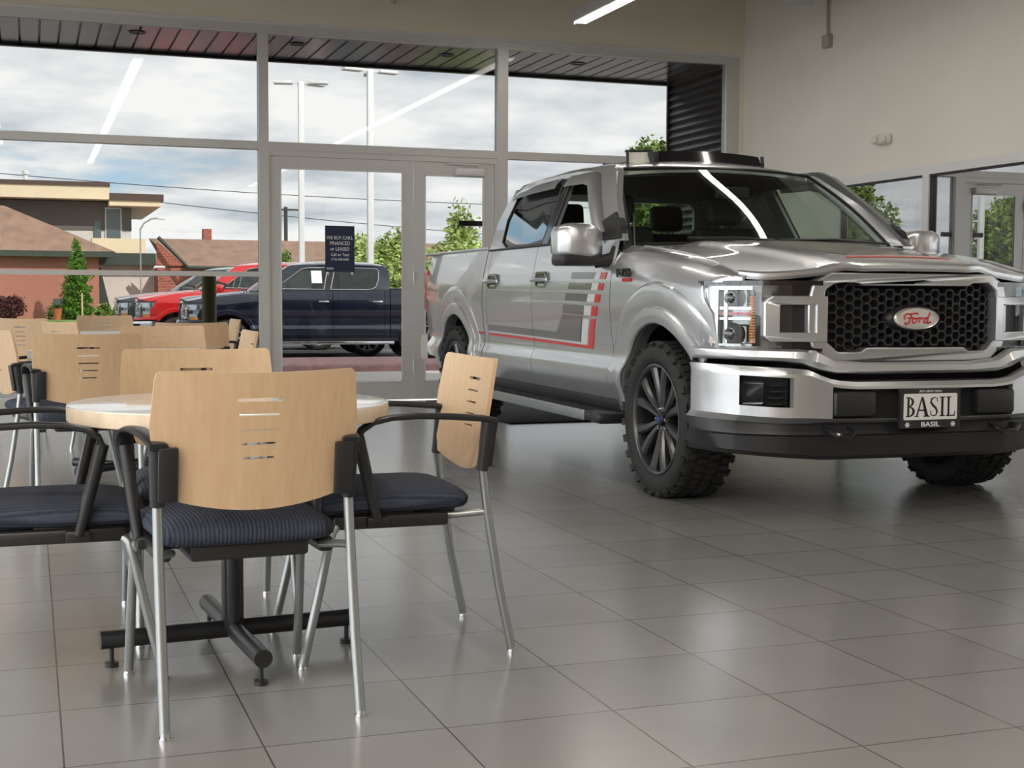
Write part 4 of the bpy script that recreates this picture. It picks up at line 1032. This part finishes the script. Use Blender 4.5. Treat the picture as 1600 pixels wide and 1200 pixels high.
    for x in (-1.62, -2.55):
        for y in (-.40, .40):
            st = MB(); st.box((x-.25, y-.25, .78), (x+.27, y+.25, .98), .05, seg=3)
            st.box((-.07, -.25, 0), (.07, .25, .60), .05, Matrix.Translation((x-.24, y, .94)) @ Matrix.Rotation(R(-12), 4, 'Y'), 3); so = st.build('truck_seat', 'seat_leather', t, sharp=60)
            hd = MB(); hd.box((-.045, -.13, 0), (.045, .13, .19), .04, Matrix.Translation((x-.37, y, 1.55)) @ Matrix.Rotation(R(-8), 4, 'Y'), 3); hd.tube([(x-.36, y-.05, 1.44), (x-.37, y-.05, 1.58)], .007, 6); hd.tube([(x-.36, y+.05, 1.44), (x-.37, y+.05, 1.58)], .007, 6); hd.build('headrest', 'seat_leather', so, sharp=60)
    m_ = MB(); m_.box((-.045, -.11, -.035), (.0, .11, .035), .012, Matrix.Translation((-1.08, 0, 1.70))); m_.build('inner_mirror', 'black_plastic', t)
    if detail:
        # roof deflector over the sun roof
        rows = [[(-1.50-.10*(y/.5)**2, y, 1.922), (-1.535-.10*(y/.5)**2, y, 1.965), (-1.56-.10*(y/.5)**2, y, 2.000-.012*(y/.5)**2)] for y in lin(-.33, .47, 17)]
        m_ = MB(); m_.slab(rows, (-.02, 0, -.004)); rd = m_.build('roof_deflector', 'black_gloss', t, sharp=50)
        rows = [[(-1.50-.10*(y/.5)**2, y, 1.915), (-1.56-.10*(y/.5)**2, y, 1.992)] for y in lin(-.485, -.335, 5)]
        MB().slab(rows, (-.006, 0, 0)).build('deflector_window', 'clear_plastic', rd)
        m_ = MB(); m_.tube([r_[1] for r_ in rows]+[(-1.58, -.32, 1.995)], .008, 6); m_.tube([(-1.60, -.49, 1.90), (-1.60, -.49, 1.985), (-1.585, -.47, 1.996)], .010, 6); m_.tube([(-1.6, -.49, 1.90), (-2.0, -.49, 1.935)], .01, 6); m_.build('deflector_frame', 'black_plastic', rd); MB().box((-1.60, -.355, 1.91), (-1.49, -.32, 1.985), .008).build('deflector_clip', 'black_plastic', rd); MB().tube([(-1.585, .475, 1.90), (-1.60, .475, 1.985)], .013, 6).build('deflector_clip', 'black_plastic', rd)
        m_ = MB(); m_.slab([[(x, y, 1.966-.0*x+.004-.05*(y/.6)**2-.02*((x+2.1)/.5)**2) for y in lin(-.5, .5, 9)] for x in lin(-2.55, -1.68, 7)], (0, 0, -.008)); m_.build('sunroof_glass', 'black_gloss', t)
        m_ = MB(); m_.tube([(-.52, -.90, 1.345), (-.545, -.90, 1.52)], [.006, .003], 6); m_.build('antenna', 'black_plastic', t)
        # graphics on both sides and on the hood
        for s in (-1, 1):
            DS = dict(grey=[], white=[], red=[])
            for zt_, zb_, xg0, xg1, xw, xr in ((1.205, 1.166, -1.262, -.880, -.795, -.708), (1.142, 1.102, -1.292, -.915, -.812, -.738), (1.078, 1.032, -1.345, -.978, -.862, -.780), (1.010, .953, -1.388, -1.034, -.918, -.828)):
                sl = .02
                DS['grey'].append([(xg0-sl, zb_), (xg1-sl, zb_-.006), (xg1, zt_-.006), (xg0, zt_)])
                DS['white'].append([(xg1+.004-sl, zb_-.006), (xw-sl, zb_-.008), (xw, zt_-.008), (xg1+.004, zt_-.006)])
                DS['red'].append([(xw+.006-sl, zb_-.008), (xr-sl, zb_-.010), (xr, zt_-.010), (xw+.006, zt_-.008)])
            DS['grey'] += [[(-1.60, .79), (-1.150, .785), (-1.085, .940), (-1.41, .946)], [(-2.000, .797), (-1.60, .79), (-1.52, .835), (-2.000, .842)], [(-2.985, .812), (-2.008, .797), (-2.008, .842), (-2.985, .855)]]
            DS['white'] += [[(-1.14, .772), (-1.04, .772), (-.965, .925), (-1.062, .923)], [(-1.995, .786), (-1.14, .772), (-1.14, .780), (-1.995, .793)], [(-2.985, .799), (-2.008, .786), (-2.008, .793), (-2.985, .806)]]
            DS['red'] += [[(-1.03, .752), (-.955, .748), (-.870, .926), (-.940, .925)], [(-1.995, .764), (-.955, .748), (-.955, .764), (-1.995, .781)], [(-2.985, .777), (-2.008, .764), (-2.008, .781), (-2.985, .794)], [(-3.335, .781), (-3.118, .779), (-3.118, .796), (-3.335, .798)]]
            for nm, q_ in DS.items():
                m_ = MB()
                for d in q_: decal(m_, d, s)
                m_.build('side_decal', 'decal_'+nm, t, sharp=40)
            bd_ = MB(); decal(bd_, [(-.60, 1.155), (-.30, 1.152), (-.30, 1.205), (-.60, 1.208)], s, off=.0015, w=lambda x, z: min(side(x, z), 1.0))
            ybase = s*.992
            fr_ = (lambda x, z: frame((x, s*1.0005, z), (-s*-1*1.0, 0, 0) if False else ((1, 0, 0) if s < 0 else (-1, 0, 0)), (0, 0, 1)))
            M_ = fr_(-.45, 1.186)
            text('F-150', .062, M_, 'black_gloss', 'badge', t, depth=.004, sx=1.35, bold=.002)
            text('LARIAT', .026, fr_(-.40, 1.148), 'decal_red', 'badge', t, depth=.004, sx=1.4, bold=.001)
        hd = MB()
        def hdec(pts, mname, off=.003):
            a, b, c_, d = [Vector((p[0], p[1])) for p in pts]; P = []
            for i in range(9):
                u = i/8; lo = a.lerp(b, u); hi = d.lerp(c_, u); P.append([(q_.x, q_.y, hood_z(q_.x, q_.y)+off) for q_ in [lo.lerp(hi, j/4) for j in range(5)]])
            MB().slab(P, (0, 0, -.002)).build('hood_decal', mname, t, sharp=40)
        hdec([(-.42, -.33), (.60, -.235), (.60, .235), (-.42, .33)], 'hood_decal')
        hdec([(.608, -.245), (.608, .245), (.622, .258), (.622, -.258)], 'decal_white')
        hdec([(.626, -.262), (.626, .262), (.680, .30), (.680, -.30)], 'decal_red')
    return t

make_truck('pickup_truck', 'silver crew-cab pickup parked inside on the tiled showroom floor', 'silver_paint', (4.093, 6.492, 0), math.atan2(-math.cos(-.0175), math.sin(-.0175)), flare=None)
nv = make_truck('pickup_truck', 'navy blue pickup outside, seen side-on through the left glass door', 'navy_paint', (3.56, 27.01, -.21), 3.079, detail=False, flare='navy_paint')
make_truck('pickup_truck', 'red pickup parked outside just behind the navy blue one', 'red_paint', (2.95, 29.75, -.21), 3.05, 1.02, detail=False, flare='red_paint')
make_truck('pickup_truck', 'dark grey pickup outside, only its nose showing left of the red pickup', 'gunmetal_paint', (2.72, 33.3, -.21), 3.06, detail=False)
MB().poly([[(-1.80, 1.52), (-1.60, 1.52), (-1.60, 1.76), (-1.80, 1.76)]], lambda a, b: Vector((a, gside(b)+.004, b)), lambda a, b: Vector((a, gside(b)-.002, b))).build('window_sticker', 'white_plate', nv, smooth=False)

# ------------------------------------------------------------------ outside: canopy and forecourt
sf = MB(); x = -7.9
while x < 7.27:
    sf.box((x, YB+.16, 3.615), (min(x+.160, 7.28), 15.0, 3.64)); x += .183
struct(sf.build('canopy_soffit', 'soffit_metal', smooth=False)); struct(MB().box((-8, YB+.16, 3.64), (7.4, 15.0, 3.66)).build('ceiling_canopy', 'soffit_dark', smooth=False))
fb = MB(); fb.box((-8, 15.0, 3.585), (7.4, 15.07, 4.3)); struct(fb.build('canopy_fascia', 'soffit_dark', smooth=False))
lv = MB(); z = -.05
rows = []
while z < 3.6:
    lv.add([(7.285, YB+.06, z), (7.285, 15.0, z), (7.235, 15.0, z+.012), (7.235, YB+.06, z+.012), (7.285, YB+.06, z+.088), (7.285, 15.0, z+.088)], [(0, 1, 2, 3), (3, 2, 5, 4), (0, 3, 4), (1, 5, 2)]); z += .088
lv.box((7.285, YB+.06, -.05), (7.6, 15.0, 3.62)); lv.box((7.225, 14.97, -.05), (7.6, 15.0, 3.62))
struct(lv.build('wall_canopy_end', 'louver_dark', smooth=False))
for i, (x, y) in enumerate(((1.04, 13.98), (2.62, 14.05), (4.22, 14.12), (5.73, 14.12))):
    d = MB(); d.lathe([(.085, -.006), (.078, -.010), (.055, -.004), (.05, .012), (0, .012)], 24)
    o = d.build('canopy_downlight', 'black_plastic'); o.location = (x, y, 3.615)
    tag(o, ('leftmost recessed downlight in the dark canopy soffit', 'recessed canopy downlight above the left door', 'recessed canopy downlight above the right door', 'recessed canopy downlight nearest the louvred end wall')[i], 'downlight', 'canopy downlights')
g = MB().box((-90, -60, -.45), (90, 170, -.21)); struct(g.build('ground', 'asphalt', smooth=False))
g = MB().box((-20, YB+.16, -.21), (20, 19.4, -.03)); struct(g.build('pavement', 'concrete', smooth=False))
g = MB().box((-20, 20.3, -.21), (20, 22.7, .04), .03); struct(g.build('kerb_strip', 'curb_maroon', smooth=False))
g = MB().box((-30, 68, -.21), (10, 79, -.17)); struct(g.build('lawn', 'lawn', smooth=False))
t = thing('bollard', 'short olive post on the pavement outside the lower left window', 'bollard', (1.865, 15.3, -.03))
MB().cyl(.079, 0, 1.31, 24).build('post', 'bollard_olive', t); MB().lathe([(.083, 1.30), (.083, 1.325), (.06, 1.345), (0, 1.35)], 24).build('cap', 'bollard_olive', t)

# light poles
def lamp_post(x, y, top, heads, label):
    t = thing('parking_lot_light', label, 'lamp post', (x, y, -.21), 0, 'white parking-lot lamp posts')
    MB().cyl(.3, 0, .6, 20).build('base', 'concrete', t)
    MB().box((-.10, -.10, .6), (.10, .10, top+.2), .02).build('pole', 'pole_white', t)
    for a in heads:
        d = Vector((math.cos(R(a)), math.sin(R(a)), 0)); n_ = Vector((-d.y, d.x, 0))
        M_ = Matrix.Translation((0, 0, top+.15)) @ Matrix.Rotation(R(a), 4, 'Z')
        h_ = MB(); h_.box((.1, -.03, -.03), (.35, .03, .03), 0, M_); h_.box((.3, -.17, -.05), (.98, .17, .05), .03, M_); h_.build('lamp_head', 'pole_white', t)
lamp_post(9.44, 50, 8.85, (165, -20, 20), 'white lamp post with three heads, left of the notice on the door')
lamp_post(10.81, 45, 8.6, (190, 10, 80), 'taller white lamp post, right of the notice on the door')
lamp_post(-20.5, 45, 8.8, (180, 0), 'white lamp post mirrored in the right-hand office glass')
t = thing('utility_pole', 'thin dark utility pole with crossarm, seen between mullion and lamp post', 'utility pole', (16.7, 94.2, -.21))
MB().cyl(.13, 0, 7.4, 10).build('pole', 'wire', t); MB().box((-.9, -.06, 7.15), (1.1, .06, 7.27)).build('crossarm', 'wire', t)
t = thing('street_lamp', 'small curved-arm street lamp beside the flat-roofed house', 'street lamp', (5.75, 77, -.21))
MB().cyl(.038, 0, 4.9, 10).build('pole', 'pole_grey', t); MB().tube([(0, 0, 4.85), (.2, 0, 5.2), (.6, 0, 5.45), (1.0, 0, 5.5)], .045, 8).build('arm', 'pole_grey', t); MB().box((.9, -.12, 5.42), (1.35, .12, 5.55), .04).build('lamp_head', 'pole_white', t)
for za, zb, lbl in ((9.4, 7.6, 'upper overhead power line crossing the sky behind the windows'), (9.55, 5.2, 'lower overhead power line sloping down to the right')):
    pts = []
    for k in range(41):
        u = k/40; pts.append((-12+52*u, 93.0 if za < 9.5 else 95.5, za+(zb-za)*u-.5*math.sin(PI*u)))
    tag(MB().tube(pts, .028, 6).build('power_line', 'wire'), lbl, 'power line', 'overhead power lines')

# buildings across the lot
def box(nm, a, b, m__, par): return MB().box(a, b).build(nm, m__, par, smooth=False)
t = thing('flat_roofed_house', 'modern taupe house with cream-edged flat roof', 'house', (0, 87.2, -.21), scale=1.038)
box('wall', (-9, 0, 0), (5.75, 12, 5.3), 'wall_white', t); 
box('wall_upper', (-9, -.06, 5.05), (5.78, 12.05, 6.7), 'wall_taupe', t)
box('roof_slab', (-10, -1.6, 6.75), (4.45, 13, 7.5), 'fascia_cream', t); box('roof_edge', (-10.1, -1.7, 7.5), (4.5, 13.1, 7.72), 'fascia_brown', t)
box('roof_slab', (4.45, -1.5, 6.42), (7.35, 13, 6.72), 'fascia_cream', t); box('roof_edge', (4.45, -1.6, 6.72), (7.5, 13.1, 7.12), 'fascia_brown', t)
f_ = box('window', (4.35, -.12, 4.5), (5.15, .05, 6.3), 'window_dark', t); box('window_frame', (4.28, -.10, 4.42), (5.22, .02, 6.38), 'white_trim', t)
box('window', (3.65, -.12, 4.6), (4.05, .05, 5.6), 'window_dark', t)
MB().cyl(.13, 7.6, 8.5, 12, Matrix.Translation((-.05, 4, 0))).cyl(.2, 8.5, 8.7, 12, Matrix.Translation((-.05, 4, 0))).build('chimney_pipe', 'pole_white', t)
t = thing('brick_bungalow', 'salmon brick bungalow with broad brown shingle roof at far left', 'house', (0, 78, -.21))
box('wall', (-12, 0, 0), (3.62, 4, 3.6), 'brick_salmon', t)
rf = MB(); ey0, ey1 = -.6, 4.6
A = [(-14, ey0, 3.66), (4.45, ey0, 3.66), (4.45, ey1, 3.66), (-14, ey1, 3.66), (-1.2, 2, 6.15), (-10, 2, 6.15)]
rf.add(A, [(0, 1, 4, 5), (1, 2, 4), (2, 3, 5, 4), (3, 0, 5), (3, 2, 1, 0)]); rf.build('roof', 'roof_shingle', t, smooth=False)
box('eave', (-14, ey0-.05, 3.35), (4.45, ey0+.3, 3.66), 'eave_dark', t)
box('cellar_window', (1.25, -.05, .5), (2.4, .05, 1.1), 'window_dark', t)
t = thing('stucco_building', 'pale stucco wing with dark eave and cream parapet beside the brick bungalow', 'building', (0, 83.4, -.21))
box('wall', (3.8, 0, 0), (7.0, 1.6, 3.2), 'stucco', t); box('eave', (3.6, -.7, 3.05), (7.05, 1.6, 3.75), 'eave_dark', t); box('parapet', (3.5, -.3, 3.75), (6.5, 1.6, 4.6), 'fascia_cream', t)
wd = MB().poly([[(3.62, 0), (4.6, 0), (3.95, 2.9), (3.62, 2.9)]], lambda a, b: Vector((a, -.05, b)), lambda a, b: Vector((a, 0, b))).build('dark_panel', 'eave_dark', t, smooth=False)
t = thing('red_brick_building', 'low red brick building with wide brown roof behind the pickups', 'building', (0, 81, -.21))
box('wall', (7.0, 0, 0), (25, 10, 2.9), 'brick_red', t)
rf = MB(); rf.add([(8.6, -.9, 2.86), (26, -.9, 2.86), (26, 5, 4.75), (6.9, 5, 4.75), (8.6, 11, 2.86), (26, 11, 2.86)], [(0, 1, 2, 3), (3, 2, 5, 4), (0, 3, 4), (1, 5, 2), (0, 4, 5, 1)]); rf.build('roof', 'roof_shingle', t, smooth=False)
MB().tube([(7.0, -.5, 4.6), (8.6, -.95, 2.9), (26, -.95, 2.9)], .12, 6).build('gutter', 'eave_dark', t)
rf = MB(); rf.add([(6.9, 2, 3.0), (8.9, 2, 3.0), (6.9, 5, 4.7), (6.9, 0, 3.0), (8.5, -.1, 3.0), (6.95, 0, 4.4)], [(3, 4, 5)]); rf.build('gable', 'brick_red', t, smooth=False)
box('chimney', (10.2, 5.2, 4.2), (10.7, 6, 5.4), 'brick_red', t)

# planting
def foliage(mb, blobs, n, size, rnd, flat=0.):
    tot = sum(b[3]*b[4]*b[5] for b in blobs)
    for bx_, by_, bz_, rx, ry, rz in blobs:
        k = max(8, int(n*(rx*ry*rz)/tot))
        for _ in range(k):
            v = Vector((rnd.gauss(0, 1), rnd.gauss(0, 1), rnd.gauss(0, 1))).normalized()
            rad = rnd.random()**.35; nz = .78+.44*noise.noise(Vector((v.x*2.2+bx_, v.y*2.2+by_, v.z*2.2+bz_)))
            p = Vector((bx_+v.x*rx*rad*nz*1.15, by_+v.y*ry*rad*nz*1.15, bz_+v.z*rz*rad*nz*1.15))
            a = Vector((rnd.gauss(0, 1), rnd.gauss(0, 1), rnd.gauss(0, .6))).normalized(); b = a.orthogonal().normalized(); b = (Quaternion(a, rnd.random()*6.28) @ b)
            s_ = size*(.6+.8*rnd.random())
            mb.add([p-a*s_, p-b*s_*.45, p+a*s_, p+b*s_*.45], [(0, 1, 2, 3)])
def tree(name, label, cat, x, y, blobs, n, size, leaf, trunk=None, group=None, z0=-.21):
    t = thing(name, label, cat, (x, y, z0), 0, group); rnd = random.Random(hash((round(x*10), round(y*10))) & 0xffff)
    mb = MB(); foliage(mb, blobs, n, size, rnd); mb.build('foliage', leaf, t, smooth=False)
    h_, r_ = trunk or (1., .08)
    tk = MB(); tk.tube([(0, 0, 0), (.03, .02, h_*.5), (0, 0, h_)], [r_, r_*.8, r_*.6], 8)
    for k in range(4):
        a = k*1.7; tk.tube([(0, 0, h_*.75), (.25*h_*math.cos(a)*.5, .25*h_*math.sin(a)*.5, h_*1.15)], [r_*.5, r_*.2], 6)
    tk.build('trunk', 'bark', t)
    return t
tree('conical_evergreen', 'tall conical green evergreen in front of the brick bungalow', 'shrub', 2.36, 74.5, [(0, 0, .55, .85, .85, .75), (0, 0, 1.3, .80, .8, .8), (0, 0, 2.1, .66, .66, .8), (0, 0, 2.9, .48, .48, .7), (0, 0, 3.6, .28, .28, .7)], 11000, .085, 'leaf_conifer')
tree('conical_evergreen', 'small evergreen tip showing just right of the window mullion', 'shrub', 13.1, 74, [(0, 0, .9, .8, .8, .9), (0, 0, 2.2, .62, .62, .9), (0, 0, 3.2, .38, .38, .7)], 2600, .10, 'leaf_conifer')
tree('burgundy_bush', 'dark burgundy bush at the far left edge', 'shrub', -1.0, 75, [(0, 0, .55, .85, .7, .65), (.35, 0, .85, .5, .5, .45), (-.4, 0, .8, .5, .5, .5)], 2600, .09, 'leaf_burgundy')
tree('garden_shrub', 'small leafy shrub left of the conical evergreen', 'shrub', 1.35, 75.6, [(0, 0, .4, .55, .4, .4), (.35, 0, .55, .35, .3, .4)], 900, .09, 'leaf_green', (.4, .03))
tree('garden_shrub', 'low green shrubs right of the conical evergreen', 'shrub', 3.75, 75.8, [(0, 0, .45, .55, .4, .45), (.8, 0, .4, .5, .4, .4)], 1200, .09, 'leaf_green', (.4, .03))
tree('leafy_tree', 'bushy green tree behind the navy pickup cab', 'tree', 12.2, 50, [(0, 0, 1.8, 1.35, 1.2, 1.5), (-.7, 0, 2.7, .75, .8, 1.0), (.7, 0, 2.9, .9, .8, .95), (1.5, .3, 2.0, .8, .8, 1.2)], 7500, .11, 'leaf_lime', (1.6, .12))
tree('leafy_tree', 'pale lime tree seen through the right glass door', 'tree', 9.75, 32, [(0, 0, 1.2, .95, .8, 1.1), (.2, 0, 2.3, .66, .6, .9), (-.6, 0, 1.7, .6, .5, .8), (.7, 0, 1.6, .6, .5, .9), (.15, 0, 3.0, .40, .35, .7)], 7000, .075, 'leaf_lime', (1.6, .08))
tree('leafy_tree', 'tree top peeking past the louvred canopy wall above the pickup roof', 'tree', 18.9, 40, [(0, 0, 4.2, 1.3, 1.2, 1.4), (-.1, 0, 5.7, .75, .7, .8), (.9, 0, 5.3, .9, .8, 1.0)], 4200, .12, 'leaf_green', (4., .14))
rnd = random.Random(11)
for i, (x, y, h_) in enumerate(((-7.0, 46, 4.6), (-12.2, 47, 5.4), (-17.4, 49, 6.4), (-23.6, 47, 5.6), (-28.5, 50, 5.0), (-9.5, 56, 4.6), (-20.6, 57, 5.8), (-14.8, 60, 6.4))):
    tree('leafy_tree', 'green trees mirrored in the right-hand office glass', 'tree', x, y, [(0, 0, h_*.5, 2.0, 1.7, h_*.36), (-1.0, .2, h_*.62, 1.2, 1.1, h_*.28), (1.0, -.2, h_*.66, 1.25, 1.2, h_*.28), (.1, 0, h_*.85, 1.0, 1.0, h_*.2)], 9000, .13, 'leaf_green', (h_*.45, .16), group='trees mirrored in the office glass')
tag(MB().box((2.50, 72.6, -.17), (2.58, 72.66, 1.18)).build('garden_stake', 'wood_stake', smooth=False), 'pale wooden stake standing before the conical evergreen', 'stake')
pt = MB().lathe([(0, 0), (.16, 0), (.24, .55), (.26, .58), (.22, .58), (.2, .5), (0, .5)], 20).build('flower_pot', 'terracotta'); pt.location = (1.35, 73.2, -.17); tag(pt, 'terracotta pot on the grass left of the conical evergreen', 'pot')
